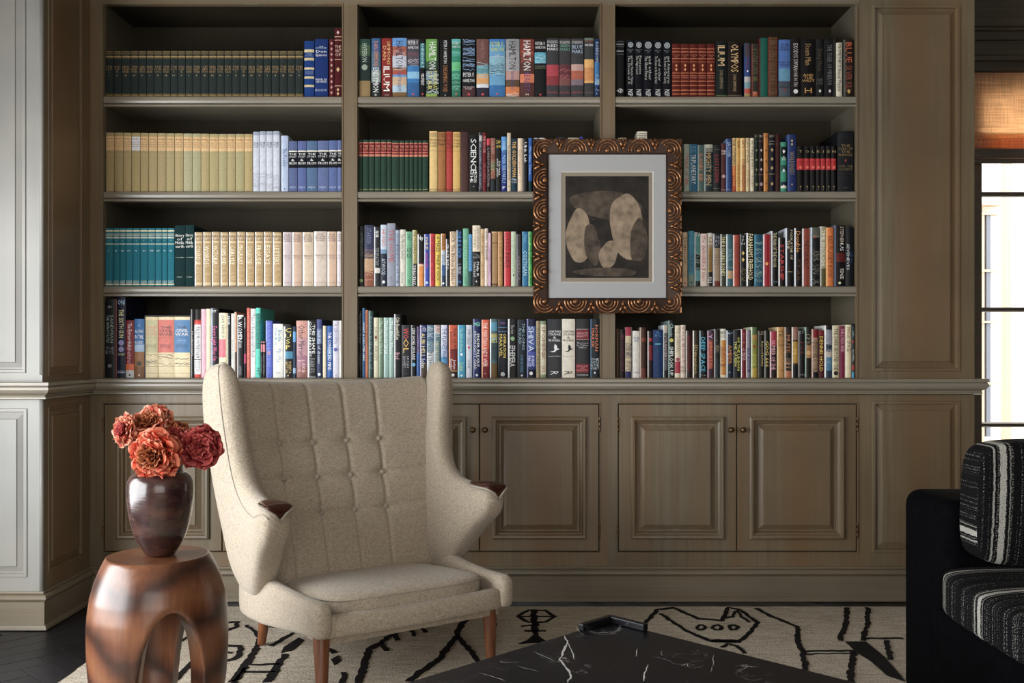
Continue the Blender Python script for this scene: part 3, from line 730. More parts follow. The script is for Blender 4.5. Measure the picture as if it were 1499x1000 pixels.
# ---- middle bay, top shelf
row('''
525.8 542.6 57 | 1c2e2a | 0.0 0.3 26423c,0.1 0.28 3f5a40,0.72 1.0 8f7448 | v 0.08 0.4 a9b8a8 HYPERION; o 0.43 0.55 8a9a8c f1 | dark green book with tan foot
544 557.6 56 | 4a6a80 | 0.0 0.25 2d5c8c,0.55 0.75 8a9894,0.75 1.0 23282a | v 0.05 0.48 d08050 DAN SIMMONS; v 0.5 0.92 e6e8e8 ENDYMION; h 0.95 0.99 ddd B | misty blue book with orange author lettering
559 574.2 56 | 8a2018 | 0.85 1.0 5c1814 | v 0.05 0.45 e0b070 SIMMONS/DAN; v 0.48 0.9 f2e8e0 ILIUM; h 0.95 0.98 ccc eos | dark red book with white ILIUM
574.8 595.8 55.5 | 5b92cf | 0.14 0.30 a85a40,0.30 0.50 b8bccc,0.50 0.56 98603c,0.56 0.62 b04838,0.66 0.8 c8a888,0.8 0.92 a8c0d0,0.92 1.0 7a5a30 | v 0.05 0.52 1c2c50 HAMILTON; v 0.58 0.9 3a4a88 NEUTRONIUM; o 0.2 0.6 e0e0e8 w2 | wide light blue book with red brown streaks
596.4 614.2 57 | 2c79b8 | 0.0 0.46 4a4450,0.22 0.4 584e58,0.56 0.68 7fb8dc,0.75 1.0 2a5f96 | h 0.03 0.2 f4f0ec PETER F./HAMILTON; h 0.25 0.28 b03040 NIGHT; o 0.93 0.97 d03040 f1; o 0.34 0.5 ccd w1 | blue sea cover book with white name on grey
615.2 623 57 | 15171a | 0.08 0.5 2c6a74 | v 0.08 0.5 a0d0d8 RHINEHART; v 0.6 0.8 ddd MISSPENT; o 0.93 0.97 c03040 f1 | narrow black book with teal lettering panel
623.8 643.6 57 | 24302c | 0.0 0.38 5f9a38,0.38 0.5 35553c,0.55 0.7 6888a0,0.94 1.0 88a83c,R 1c2220 | v 0.05 0.52 f6f6ee HAMILTON; v 0.55 0.88 d0c850 PANDORA'S/STAR; o 0.6 0.95 c8dce6 w3 | wide green and black book with white HAMILTON
644.4 660.6 57 | 121214 | | v 0.03 0.42 f0f0f0 PETER F. HAMILTON; v 0.46 0.92 a86c34 DREAMING VOID; h 0.96 0.99 bbb B | black book with orange lower title
661.6 675 57 | 23896c | 0.0 0.06 4ab0b0,0.2 0.3 3d9c88,0.4 0.55 58b878,0.7 1.0 1f6e58 | h 0.05 0.17 e6f4ec PETER F./HAMILTON; h 0.22 0.26 9cc NEUTRON; o 0.6 0.9 8fd0b4 w2; o 0.93 0.97 c04838 f1 | green sea coloured book
677 696.4 57 | 14161c | 0.85 1.0 4a2c30 | o 0.02 0.54 8fb4e0 w5; h 0.58 0.78 f6f4f0 PETER F./HAMILTON; h 0.82 0.88 d8c0bc THE DREAMING/VOID; o 0.93 0.98 c03040 f1 | black book with pale blue webbing
698 716 57 | 6a4440 | 0.0 0.45 714a44,0.45 0.6 58909c,0.6 0.78 d89a58,0.78 0.84 d8d8e0,0.84 1.0 2c2838 | v 0.05 0.33 926a64 HAMILTON; o 0.4 0.8 9cd4e0 w2; o 0.93 0.98 c83040 f1 | brown book with pale blue wing
716.8 739.7 57 | 7fb0c4 | 0.0 0.1 2f77c0,0.1 0.3 5f9cc8,0.62 0.8 5f9cc4,0.8 1.0 2c6ca8 | h 0.05 0.24 c8d84c PETER F./HAMILTON; h 0.27 0.32 e8f0e0 THE/EVOLUTIONARY VOID; o 0.4 0.65 28406a w2; o 0.93 0.97 c84048 f1 | wide pale blue book with yellow green name
740.3 761 57 | a89490 | 0.0 0.2 8d9094,0.2 0.55 a09ea4,0.55 0.7 b88c84,0.7 0.82 5e4638,0.82 1.0 d2783c | v 0.04 0.52 18161a HAMILTON; v 0.55 0.88 4a4478 THE NAKED GOD; o 0.95 0.99 eee w1 | pink grey book with orange foot and black lettering
761.7 782.6 57 | 55302a | 0.6 0.75 d8764c,0.0 0.3 7a3428 | v 0.03 0.54 f4f0ea HAMILTON; v 0.57 0.9 5a3a78 REALITY; o 0.1 0.4 c86048 w2; h 0.94 0.98 eee M | rust brown book with white HAMILTON
783 800 57 | 15161a | 0.23 0.42 4fa4c0,0.5 0.506 8a9a50 | h 0.05 0.19 f4f4f4 PETER F./HAMILTON; h 0.46 0.49 887 FALLEN; o 0.25 0.4 c0e4ee w1; o 0.94 0.98 c82838 f1 | black book with teal picture panel
800.3 818.4 56 | 3a3a3e | 0.45 0.64 b03a48,0.64 0.8 8c3038 | h 0.04 0.09 ddd KIM STANLEY/ROBINSON; h 0.10 0.22 fafafa RED/MARS; h 0.91 0.94 c23a48 SPECTRA | charcoal book with red landscape block
818.9 836.2 56.5 | 3c3a3e | 0.44 0.68 63303a,0.68 0.8 7a4a48 | h 0.04 0.09 ddd KIM STANLEY/ROBINSON; h 0.10 0.22 5fa890 GREEN/MARS; o 0.5 0.75 c86858 w1; h 0.91 0.94 c23a48 SPECTRA | charcoal book with green title and plum block
836.7 854.8 56.5 | 3c3c40 | 0.44 0.55 c09890,0.55 0.7 b05a40,0.7 0.8 7c6a78 | h 0.04 0.09 ddd KIM STANLEY/ROBINSON; h 0.11 0.27 a8c0dc BLUE/MARS; h 0.91 0.94 c23a48 SPECTRA | charcoal book with orange rock block
855.6 869.8 55.5 | 3a3c3e | 0.0 0.04 676,0.36 0.76 e0a858,0.5 0.72 d08848 | h 0.04 0.09 b05850 KIM STANLEY; h 0.1 0.15 fff MARTIANS; h 0.91 0.94 966 SPECTRA | charcoal book with yellow orange block
871 878.3 57 | 1b3460 | 0.4 0.8 3878b0 | v 0.05 0.4 a8b8cc ROBINSON; o 0.6 0.9 cfe4f4 w2; h 0.93 0.96 ddd P | narrow deep blue book
''', Z1, 'top middle shelf', 'books on the top middle shelf')

# ---- middle bay, second shelf
series([525,530.8,540.4,548.9,558,566.7,573.9,584.8,593,599.5,606.3,612.7,618.5,627.5], lambda i: 204.6 + (0.8 if i > 5 else 0), Z2, '274034',
  '0.05 0.32 7e1c26,0.05 0.065 d8906c,0.235 0.25 c87c60,0.28 0.32 c87c60,0.95 0.965 7a7a48', 'h 0.10 0.22 c89068 THE/PLAYS;h 0.33 0.335 000 l', 'small dark green volume with red label', 'second middle shelf',
  'green and red labelled set on the second middle shelf')
row('''
629 640.9 192 | d8b56c | 0.32 0.325 a88a48 | h 0.03 0.1 6b5030 SAMUEL/RICHARD; h 0.12 0.27 33241a Novel/Lady/London; h 0.95 0.99 543 HOUSE | yellow cloth book
641.5 652.8 193 | a0652a | 0.32 0.325 704418 | h 0.03 0.1 5c3818 SAMUEL/RICHARD; h 0.12 0.24 33200c Moll/Flanders; h 0.95 0.99 532 HOUSE | ochre brown cloth book
653.1 663 192.6 | b0342a | 0.32 0.325 7c1c18 | h 0.03 0.1 601818 SAMUEL/RICHARD; h 0.12 0.3 280c0c The/Way/of All; h 0.95 0.99 311 HOUSE | bright red cloth book
663.5 674.4 193 | cfa552 | 0.32 0.325 a08038 | h 0.03 0.1 6b5030 SAMUEL/RICHARD; h 0.12 0.27 33241a The/Young/Duke; h 0.95 0.99 543 HOUSE | second yellow cloth book
674.7 686.2 193 | 4a2c2a | | h 0.03 0.1 2c1814 SAMUEL/RICHARD; h 0.12 0.3 2a1616 The/Old/House | dark maroon cloth book
686.8 700.6 197 | 141416 | | v 0.08 0.68 f4f4f4 SCIENCE; v 0.66 0.84 e8e8e8 FICTION/THE; h 0.9 0.94 eee * | black book with large white vertical title
701.2 706.5 194 | 35363e | L 8a8c98,0.05 0.15 bbb | v 0.16 0.95 9a9aa8 THE DREAMING OF THE NIGHTS | slim dark grey book
706.8 712.5 193.8 | 6a141e | | v 0.06 0.35 d89090 THE WOUND; v 0.4 0.95 a05058 TRAVELS | slim dark red book
713 718.2 202.6 | 23191c | 0.0 0.13 c83c48 | v 0.16 0.9 a89090 CLARKE POPULAR FICTIONS | short black book with pink red top
718.7 726 202 | 7a4a3c | 0.0 0.3 8f5a4c,0.45 0.6 6f7858,0.76 1.0 20282c | v 0.05 0.3 b08070 THE SIREN; o 0.4 0.75 d09a70 w2 | short brown book with mottled picture
726.3 734 203 | 1c1e1e | | h 0.03 0.2 e0c838 ZAP/GUN; v 0.3 0.8 f2f2f2 THE MAN/WHO JAPED | short black book with yellow and white lettering
734.3 742.5 200 | 2554a4 | 0.0 0.25 4f92d0,0.6 1.0 142c78 | v 0.08 0.85 9cc8f0 WHEELS UNDER THE PARTLY; h 0.9 0.97 eee P | blue book shading to deep blue
742.8 748.5 194.6 | cbbda0 | | v 0.2 0.8 2c2822 The Selected Poetry of Dick; h 0.9 0.93 222 # | tall slim cream book
749 757.8 203 | 123444 | | v 0.05 0.72 f0a830 THE GOLDEN MAN; h 0.75 0.85 ccd Philip/K. Dick | dark teal book with amber lettering
758.2 766 202.4 | dcc6a8 | | v 0.2 0.7 b89080 Confession | plain cream rounded book
766.5 773.2 203 | 18191c | L 55585c | v 0.02 0.5 f0f0f0 Ubik Lab | short black book with white blackletter
773.7 779.7 202 | 2f62b0 | 0.8 1.0 103238 | v 0.04 0.8 9cc0ec Martian Time | blue book with dark foot
782 789.6 201.8 | 9aa2b0 | | | grey book top just above picture frame
790.2 799 201.8 | c8ccd2 | | | white book top just above picture frame
815 829.5 200.2 | 2e2c30 | | | dark book top just above picture frame
832 848 201.6 | dcd2bc | | | cream book top just above picture frame
849 854 200 | 3c50b0 | | | blue book top just above picture frame
''', Z2, 'second middle shelf', 'books on the second middle shelf', 'left')

# ---- middle bay, third shelf
row('''
525 533.4 331 | 0f100e | | v 0.1 0.5 3c4438 AFTERPARTY; o 0.87 0.94 5c7a30 f1 | black book with small green disc
533.8 547.5 329.5 | 5a4c58 | 0.0 0.4 2c3252,0.42 0.55 4a3c48,0.55 0.75 b08a64,0.75 1.0 8a4a34 | v 0.05 0.3 6a7090 STARFISH; o 0.45 0.9 c8a078 w3 | night blue book with tan figure painting
547.9 557 332 | 24262a | L e8e8e8,0.69 0.78 c8c4bc | v 0.07 0.18 eee NOIR; v 0.35 0.65 8a9094 TELEPATHY | black book with white edge and white patch
557.4 566.6 329 | 1c2638 | 0.0 0.40 b8c6d6,0.40 0.47 6a8cb0 | v 0.08 0.36 c85848 HUGO; v 0.55 0.82 c0c8d8 ATWOOD; o 0.9 0.96 dde f1 | white and navy book with red vertical title
567 579.2 327 | 8a90a0 | | v 0.10 0.62 b04850 THE HOME; h 0.85 0.88 a46 w | tall grey lavender book with red lettering
579.6 585.4 337 | 98a4bc | | v 0.05 0.95 2c3858 WONDERBOOK OF THE | mottled blue white book
585.8 594.2 336 | cfcabc | | v 0.08 0.52 55524a The Minority Fathers; v 0.75 0.95 777 Stories | ivory book with thin dark lettering
594.6 603.6 339 | 5fa47c | L a8d4b8 | h 0.3 0.5 14301c XX/XX; v 0.05 0.15 245 JAMES; v 0.88 0.96 245 PRESS | sea green book
604.2 610.4 337 | c2b468 | L eeeee8,0.6 1.0 222222 | v 0.02 0.6 222018 THE TRANSMIGRATION; v 0.62 0.98 e8e8e0 TIMOTHY | slim yellow and black book
611.5 620.8 343 | 17171b | 0.565 0.58 d84868,0.58 0.61 d0c4a0,0.61 1.0 e08a38,L dcdcdc | h 0.03 0.13 f0f0f0 Ny | black book with orange lower half
621.5 628.7 343 | 384cb0 | L d0d4ea | v 0.06 0.3 d8c848 PHILIP; v 0.35 0.66 b8346c ANDROIDS; o 0.9 0.96 bcd f1 | blue violet book with yellow and red lettering
629.3 637.2 342 | c02832 | L f0d0d0 | v 0.06 0.55 801018 THE CONFESSIONS; v 0.6 0.95 8c1820 DICK | bright red book with white edge
637.7 645.3 343 | d8b82c | | v 0.04 0.9 2c2408 A MAZE  PHILIP K DICK | yellow book with black lettering
645.8 652.8 342 | 3c5c8c | 0.0 0.32 c07a28,0.32 0.6 b0bcc4,0.8 1.0 263850,L e6e6e6 | v 0.04 0.3 301c08 DESERT; v 0.4 0.7 285090 SOLAR; o 0.92 0.97 ddd f1 | orange topped blue and white book
653.2 658.4 350 | 38383c | L e4e4e4 | v 0.05 0.7 ddd GRACE INTO | short slim black book with white edge
659 668 339 | dcc0a0 | | v 0.02 0.9 1c1410 DICK The Broken Bubble; o 0.92 0.96 111 d1 | pale peach book with black lettering
668.5 677.6 337 | 101c34 | 0.5 0.75 14181c,L a8b0b8 | v 0.03 0.5 2f80c8 PHILIP K DICK; v 0.6 0.8 99a UBIK; h 0.9 0.95 38c N | black navy book with bright blue lettering
678 686.4 334.5 | 64a888 | | v 0.2 0.7 88c4a4 INSTITUTE; v 0.85 0.96 205038 BOOKS | jade green book
686.6 692 343 | 4a96cc | 0.71 1.0 0f3c3c | v 0.05 0.66 2c6ca4 PENULTIMATE | sky blue book with dark green foot
692 703.6 330 | dccdb4 | 0.43 1.0 131316 | v 0.04 0.4 9a8c78 BERSERKER/STORIES; v 0.6 0.84 dcdcdc Philip K/Selected; o 0.9 0.94 eee d1; o 0.46 0.6 888 w1 | tall cream over black book
703.9 709.7 335 | c9a878 | | v 0.05 0.5 7c6040 HERLAND; v 0.55 0.9 8c7048 GILMAN | tan book
709.9 715.1 334.5 | dcc8bc | | v 0.04 0.55 22181a HYPNO THE READER | pinkish white book with black lettering
715.3 719.4 341 | cfa8c4 | | v 0.1 0.95 9a5a8c LETTERS FROM | slim lilac book
720 729.2 339 | a07c4c | 0.0 0.02 c8a878,0.2 0.22 705430,0.95 0.98 5c4426 | | tan fabric covered book
729.6 736.8 339 | a8743c | L d0a068 | v 0.06 0.95 c09458 THE RAGE OF STORIES | ochre book with faint lettering
738.6 748.1 339 | c41e2c | L f08080 | v 0.04 0.66 200808 DYING INSIDE | scarlet book with black title
748.6 756 339 | b4c4a8 | | v 0.35 0.75 8ca888 METROPOL; o 0.77 0.82 323 d1; o 0.15 0.3 90a890 w1 | pale green book with faint lettering
756.6 763.7 343 | 39363a | L 88848c | v 0.05 0.3 111 BLACK; v 0.35 0.95 706a6c AMERICA | dark grey book
764.8 774 339 | 1d6e9c | L 58a0c4 | v 0.35 0.8 b0d8e8 COSTIGAN; v 0.06 0.2 5aa0c4 MAN | deep cyan blue book
774.2 779.9 339 | 45b050 | L b8ecb8 | v 0.02 0.6 0c2c10 NEW THE LIMIT; v 0.7 0.95 0c2c10 OF AN | bright green book beside picture frame
''', Z3, 'third middle shelf', 'books on the third middle shelf', 'left')

# ---- middle bay, bottom shelf
row('''
523.6 530.6 455 | 0f0f11 | | v 0.05 0.48 777 Dancing with Wolves; v 0.6 0.9 444 ALBERT | black book with thin grey script
531 535.1 451 | 23588c | L 6a94b8 | v 0.15 0.8 e0e8f0 WHAT A DISASTER HERE | slim blue book with white lettering
535.3 539.6 454 | b4653c | | v 0.02 0.5 6c2c18 PAINTING THE HISTORY | slim terracotta book
540 547 455 | 2c4440 | L 8cb0ac | v 0.05 0.9 789 Europe in the Age of | tall dark green book
547.2 554.6 465 | d2ccae | | v 0.15 0.7 8a806c SAGA  ARCH; o 0.3 0.35 932 f1 | pale cream book with small red mark
555 561.6 465 | 6c8468 | L a4b89c | v 0.05 0.6 c4d4bc The Classics SAGA | sage green book
562 570 465 | 8fb4ac | L c4dcd8 | v 0.05 0.6 e4f0ec The Prophecies SAGA | pale aqua book
570.3 577 465 | 90b4a8 | L c4dcd8 | v 0.05 0.6 e4f0ec The Blue Maps | second pale aqua book
577.3 588 460 0.22 | 121214 | L c0c0c4 | v 0.05 0.4 e8e0c8 Calm Beautiful Lies; v 0.6 0.7 e0a0b0 Brad | tall black book with white edge and cream lettering
588.3 601.6 476 | 22232a | | v 0.06 0.26 d83838 WO; v 0.26 0.52 e0b048 OL; v 0.58 0.8 a0a0a8 HUGH/HOWEY; h 0.9 0.94 999 * | charcoal book with red and yellow WOOL
602 610 476 | 14161a | L 90949c | v 0.06 0.65 e0e0e0 LEW SHORE ON RAINS; o 0.68 0.8 5aa8d4 f1 | black book with small blue globe
610.3 614.9 478 | 44488c | 0.0 0.5 5a4a70,0.5 1.0 3868b0 | v 0.1 0.6 8c80b8 STARDUST | slim violet blue book
615.2 624.8 476 | 1c2c64 | 0.7 1.0 54463c,L a8a8c8 | v 0.15 0.6 d8c46c ALIBI HELL; v 0.62 0.8 e0e0e0 John; o 0.03 0.12 cce w1 | navy book with yellow lettering
625.3 635.4 476 | 8ca0ac | 0.0 0.3 5c7890,0.5 1.0 c8ccd0 | v 0.25 0.5 2a6078 SENSE; v 0.5 0.9 44505c IN SHORT; o 0.05 0.25 ddeeee w1 | cloudy blue grey book
636 645 476 | 5c7c84 | 0.0 0.15 b08c88,L d0dce0 | v 0.3 0.7 d0c8a0 DEBATABLE SPACE; o 0.05 0.25 e0e8e8 w1 | teal grey book with pale edge
646 656.4 476 | a8b8d4 | 0.0 0.4 c8ccdc,0.6 1.0 3c90c0,R 5c6088 | v 0.06 0.65 3a4a80 THE PLANET WAR; v 0.75 0.9 d8d040 ME | pale blue white book
657.3 669.8 476 | c8502c | 0.45 0.85 7c1c1c,0.85 0.87 b08850,0.87 1.0 2c1a1c,L e89468 | v 0.05 0.6 4c1410 THE HUMAN/DIVISION; v 0.63 0.84 f2ece4 John/Scalzi; o 0.9 0.97 eee f1 | orange to dark red book with white script
670.4 681.8 476 | 3298c0 | L 9cd4e8 | v 0.06 0.5 a0d8a0 The Android's Dream; v 0.7 0.85 c0d860 Scalzi; o 0.52 0.58 dff f1; o 0.92 0.97 eff f1 | bright sky blue book
682.3 691.6 476 | c4c8d8 | L eef0f6 | v 0.08 0.36 445 JOHN SCALZI; v 0.65 0.8 445 LOCK IN; o 0.38 0.46 c03030 d1 | pale lavender grey book
693 704 467 | 182454 | L 6878b0 | v 0.2 0.85 f0f0f4 ENDER IN EXILE/ORSON SCOTT CARD; o 0.05 0.12 8fc w1; o 0.92 0.97 dde f1 | navy book with two white lettering lines
705.3 716.4 468 | dc5430 | 0.5 0.8 b82428,0.8 1.0 78181c,L f0a080 | v 0.05 0.8 f4dcd0 THE MARTIAN ANDY WEIR; h 0.9 0.93 ecc m | orange red book with pale lettering
717.5 728.5 467 | 4a6468 | 0.05 0.2 4a90b0,0.25 0.4 a8a058,0.4 0.7 34505c,0.75 1.0 6c5424,L ececec | v 0.35 0.65 2c2818 TAROT; o 0.1 0.4 88c8d8 w1 | teal and gold patterned book with white edge
729.3 743.6 467 | 121624 | 0.14 0.145 59c,0.21 0.215 59c | v 0.25 0.65 ecc838 OPERATION/MARVEL; h 0.05 0.1 85a W; o 0.89 0.97 eee r1 | black book with yellow lettering and ring logo
744 757.6 467 | 131316 | L dcdcdc | v 0.1 0.25 aaa The boy; o 0.29 0.37 9cc88c r1; v 0.45 0.8 ccc EPHEMERA | black book with pale green ring
758 770.8 468 | 16222e | | v 0.05 0.52 88a8b4 THE LONG/ROAD; v 0.6 0.9 3c7c9c JOHN BRUNNER; o 0.93 0.97 ccd f1 | dark navy book with grey blue lettering
771.2 784.6 467 | 2a3c78 | 0.0 0.12 161c3c,0.12 0.5 4a60a0,0.55 0.8 4858b0,0.85 1.0 0f1228,L 8890c8 | v 0.13 0.55 c4d0ec SHIVA; v 0.62 0.8 dce4ff BURNT/MACE; o 0.88 0.95 eef f1 | indigo book with pale serif title
785.3 791.2 470 | a08c64 | | v 0.1 0.9 5c4830 A MAZE OF DEATH | slim tan book
791.6 800.2 470 | ccc8ac | 0.0 0.06 7c8c6c,0.93 1.0 7c8c6c | v 0.07 0.7 8c4830 SPOMENIK; v 0.78 0.9 b04c30 DICK | pale green book with brown lettering
801.8 822.8 467 | 303136 | | h 0.19 0.39 eeece6 JONATHAN/STRANGE/&/MR NORRELL; o 0.42 0.58 eeece6 b1; h 0.615 0.64 e8e6e0 Susanna Clarke; v 0.88 0.94 ddd R | wide charcoal book with white bird
823.1 842.4 467 | ddd6c4 | | h 0.19 0.39 1a1a1c JONATHAN/STRANGE/&/MR NORRELL; o 0.42 0.58 1a1a1c b1; h 0.615 0.64 222 Susanna Clarke; v 0.88 0.94 222 R | wide cream book with black bird
843.6 862.8 467 | 2b2a2c | 0.17 0.175 ccc,0.18 0.34 7c1c28,0.345 0.35 ccc,0.76 0.9 7c1c28 | h 0.22 0.32 d0a0a4 ABSOLUTE/BEAUTY; h 0.39 0.5 bbb The Lord/by Tolkien/Allen; h 0.78 0.88 c88 HOUSE/OF/LEAVES; h 0.93 0.96 ccc PANTHEON | wide dark grey book with two maroon labels
864.2 878.3 467 | 17222a | L 3c5c78 | v 0.06 0.58 d86c30 NORMAN/MAILER; h 0.66 0.86 b8c4c8 THE/CASTLE/IN THE/FOREST; o 0.88 0.93 dde d1 | blackish teal book with orange vertical name
''', Z4, 'bottom middle shelf', 'books on the bottom middle shelf')

# ---- right bay, top shelf
row('''
901.9 914.2 58 | 121214 | 0.03 0.035 889,0.12 0.125 889,0.25 0.255 889 | h 0.07 0.1 ddd EMBALM; h 0.18 0.22 eee Johnson; h 0.85 0.93 ddd @ | black book with silver ruled labels
''', Z1, 'top right shelf', 'books on the top right shelf', 'left')
series([917.6,929.6,942,957,970.4,983.8], lambda i: 58 + i*0.3, Z1, '10121a', '', lambda i: f'o 0.02 0.16 a8b0b4 r1;h 0.17 0.23 70787c BEST/SF;v 0.28 {[0.78,0.6,0.7,0.76,0.76][i]} b8b8b0 {["and Other Fantastic Visions/The Dream of X","Fantasies/The Night Land","and other/The Ghost Pirates","and other/The House on the Borderland","and Adventures/The Boats of Glen Carrig"][i]};v 0.87 0.99 ddd NSP',
  'black cloth book with pale wheel emblem', 'top right shelf', 'black wheel emblem set on the top right shelf', cloth=True, gap=0.6)
series([984.2,997,1010,1022.7,1035.4,1047.6], lambda i: 64 + i*0.1, Z1, '5c1c12', '0.08 0.10 b06040,0.14 0.16 b06040,0.27 0.285 c07048,0.33 0.345 a85838,0.54 0.555 b86840,0.59 0.605 a85838,0.69 0.71 b06040,0.77 0.79 b06040,0.86 0.88 b86840,0.93 0.95 b86840',
  'o 0.37 0.52 e8924c d2;h 0.2 0.26 b87048 GAME/OF;h 0.62 0.67 a86040 MMM', 'red brown leather volume with gilt ribs', 'top right shelf', 'red brown leather set on the top right shelf')
row('''
1048.2 1064.8 60 | 101a1a | 0.96 0.98 564 | v 0.08 0.44 dcb880 ILIUM; v 0.52 0.85 8c7c58 DAN SIMMONS | wide greenish black book with gold ILIUM
1065.6 1086.6 60 | 1c1210 | 0.96 0.98 654 | v 0.06 0.55 e0b878 OLYMPOS; v 0.6 0.9 a88c60 DAN SIMMONS | wide blackish brown book with gold OLYMPOS
1090.4 1099.4 63 | 2c4880 | 0.0 0.25 3c4048,0.62 0.72 b8b4ac,0.72 0.84 789ca4,0.84 0.93 b84830,0.93 1.0 a88c50 | v 0.05 0.5 5c3048 SUMMER; o 0.5 0.54 eef f1 | narrow blue book with red and white landscape foot
1100.9 1111.2 64 | 2c2e24 | 0.62 0.7 54542c,0.9 1.0 a8582c,L 6a302a,R 6a302a | o 0.1 0.6 706848 w3; h 0.9 0.96 e86 K | olive black book in dull red case
1111.6 1124.7 55.5 | 0e5c50 | L 4a1c18 | | plain dark teal green book
1125.2 1139 54 | 54381e | L 6c2c20,R 6c2c20 | o 0.05 0.95 7c5c38 w6 | mottled brown book in dull red case
1140.4 1157.6 58 | 4870b4 | 0.5 0.72 5c94b4,0.72 1.0 4a5460 | h 0.07 0.2 1c2038 THE/CRAZY/WIND; h 0.38 0.47 2c2440 MARTIN/GREEN; o 0.75 0.85 20242c w1; o 0.85 0.9 a03038 r1 | blue seascape jacketed book
1158.2 1172.4 55 | 181214 | | v 0.1 0.55 c8c4c0 EXODUS SWAN; v 0.56 0.82 b8b0ac ONE IN TIN; o 0.86 0.95 ddd f1 | black book with silvery lettering and round logo
1172.8 1194.6 57 | 0e0d0f | | v 0.08 0.45 a88450 Steam Man; h 0.6 0.75 c89850 AND/THE/WEST; h 0.84 0.96 b8863c H | wide black book with gold script
1195 1206.6 57 | 16181a | | v 0.18 0.55 54442c Dying Moon; h 0.68 0.8 5a6458 SIGNED/LTD; o 0.86 0.94 cdc d1 | black book with faint brown script
1207 1223.3 57 | 131417 | R 3c3c3c | v 0.1 0.8 6c6c70 THE TIGER OF MINERVA; o 0.86 0.94 dcc d1 | black book with thin grey lettering
1224.8 1233.8 62.5 | d0cab4 | | v 0.03 0.9 16140f PROMETHEUS Annual Physick | cream book with black lettering
1235.6 1250.6 58 | 241a16 | L 50544c | v 0.05 0.4 c0542c BLUE; v 0.45 0.9 8c4430 SILVER KILL; o 0.85 0.95 c8a048 d1 | dark brown book with orange lettering
''', Z1, 'top right shelf', 'books on the top right shelf', 'right')

# ---- right bay, second shelf
row('''
905 918 201.6 | b8a888 | | | tan book top just above picture frame, left
933 948 192.5 | dcd4c0 | 0.03 0.04 887,0.06 0.07 887 | h 0.09 0.13 111 20x | cream book rising well above picture frame
1001.8 1009.8 211 | a8b4a4 | | v 0.18 0.86 c02c30 TYRANT OF TIME; o 0.04 0.08 565 l1 | pale grey green book with red lettering
1010 1021.6 211 | 1f6488 | L 4c98b4 | v 0.22 0.84 d8e8ec TRIPLANETARY; v 0.05 0.18 4c8cac EE | cyan blue book with white lettering
1022 1031 212 | 4c6460 | L 8ca8a0 | v 0.18 0.55 d07848 SLANES; v 0.6 0.8 d07848 EE | grey teal book with orange lettering
1031.2 1044.2 211.5 | 1f2c2e | 0.0 0.07 b0b09c,0.07 0.16 7c7c70,L 90a09c | v 0.18 0.86 b8905c MIGHTY MEN; o 0.4 0.9 4c8480 w2 | dark teal book with pale peak and tan lettering
1044.6 1055.2 212 | 1e2022 | 0.93 0.94 776 | v 0.22 0.8 982430 LOST LEGION; o 0.08 0.12 777 l1 | charcoal book with dark red lettering
1055.6 1063.6 210 | 52282c | | h 0.14 0.24 e8dcdc THE/CAVES; o 0.64 0.72 d8b8b0 r1; o 0.95 0.97 caa l1 | plum brown book with white small title
1063.9 1072 203 | 263f72 | L 5c78a8 | v 0.06 0.34 a0b0cc JACOBI; o 0.95 0.98 89b l1 | plain blue cloth book
1072.3 1078.2 202 | b84420 | 0.0 0.52 d8b070,0.52 0.7 d86828 | v 0.02 0.5 2c1810 THE TUCKERS; v 0.55 0.9 d8a030 DESTINY | slim cream over orange red book
1078.5 1084.6 202 | c89438 | L e8c878 | v 0.05 0.2 402810 GAR; v 0.5 0.9 805020 DRAGON | slim golden yellow book
1084.9 1092 202 | dcac64 | 0.5 1.0 c07c3c,L e8d09c | v 0.05 0.2 58381c SKY; v 0.4 0.9 985c2c FIVE GOLD | golden cream book
1092.3 1098.3 202 | d8c08c | | v 0.03 0.45 30281c Lake of Gold; v 0.6 0.9 a08858 FISHING | slim cream book with dark lettering
1098.6 1104.7 202 | d8ccb0 | | v 0.05 0.6 786850 FLYING EYES; v 0.65 0.95 988460 ROD | slim ivory book
1104.9 1111 196 | 14241a | 0.12 0.13 564,0.7 0.71 564,0.2 0.205 564 | h 0.02 0.07 9a8c60 EC; o 0.2 0.7 8c8458 d3; o 0.82 0.92 8c8458 r1 | slim dark green leather book with gilt diamonds
1111.4 1118.4 196 | 231018 | 0.12 0.13 755,0.7 0.71 755 | h 0.02 0.07 c0b0a8 SKC; o 0.2 0.7 c0a8a8 d3; o 0.82 0.92 b09898 r1 | slim blackish plum leather book with silver diamonds
1118.8 1125.6 195 | b8701f | L d89848 | o 0.2 0.95 7c4410 d4; h 0.04 0.1 7c4410 MM | slim amber leather book
1126.3 1135 196 | 121424 | 0.12 0.13 986,0.17 0.18 986,0.69 0.7 986 | h 0.02 0.07 a09870 KKC; o 0.2 0.67 b0985c d3; o 0.78 0.95 b0985c d1 | midnight blue leather book with gilt panel
1135.3 1143.2 196 | 3a1414 | 0.17 0.18 532,0.74 0.75 532 | | plain dark maroon leather book
1143.6 1152.2 208 | 2c8c70 | 0.09 0.3 0f1c20,0.46 0.58 1c4c44,0.8 0.88 14203c,0.88 0.93 dcdcd0 | o 0.11 0.27 e8e8e0 d1; h 0.28 0.38 ddd II/M; o 0.5 0.65 dde d1; o 0.85 0.92 ddc d1 | green and black book with white carved ornament
1153.6 1166.2 197 | 1c2f66 | L 3c548c | v 0.3 0.7 8c7848 WALDENSES; o 0.08 0.2 c8a860 d2; o 0.85 0.9 a8905c d1 | navy cloth book with small gilt emblem
''', Z2, 'second right shelf', 'books on the second right shelf', 'right')
_b7 = [1166.8,1178,1186.6,1195.4,1202.2,1209.7,1217.6,1225.2]
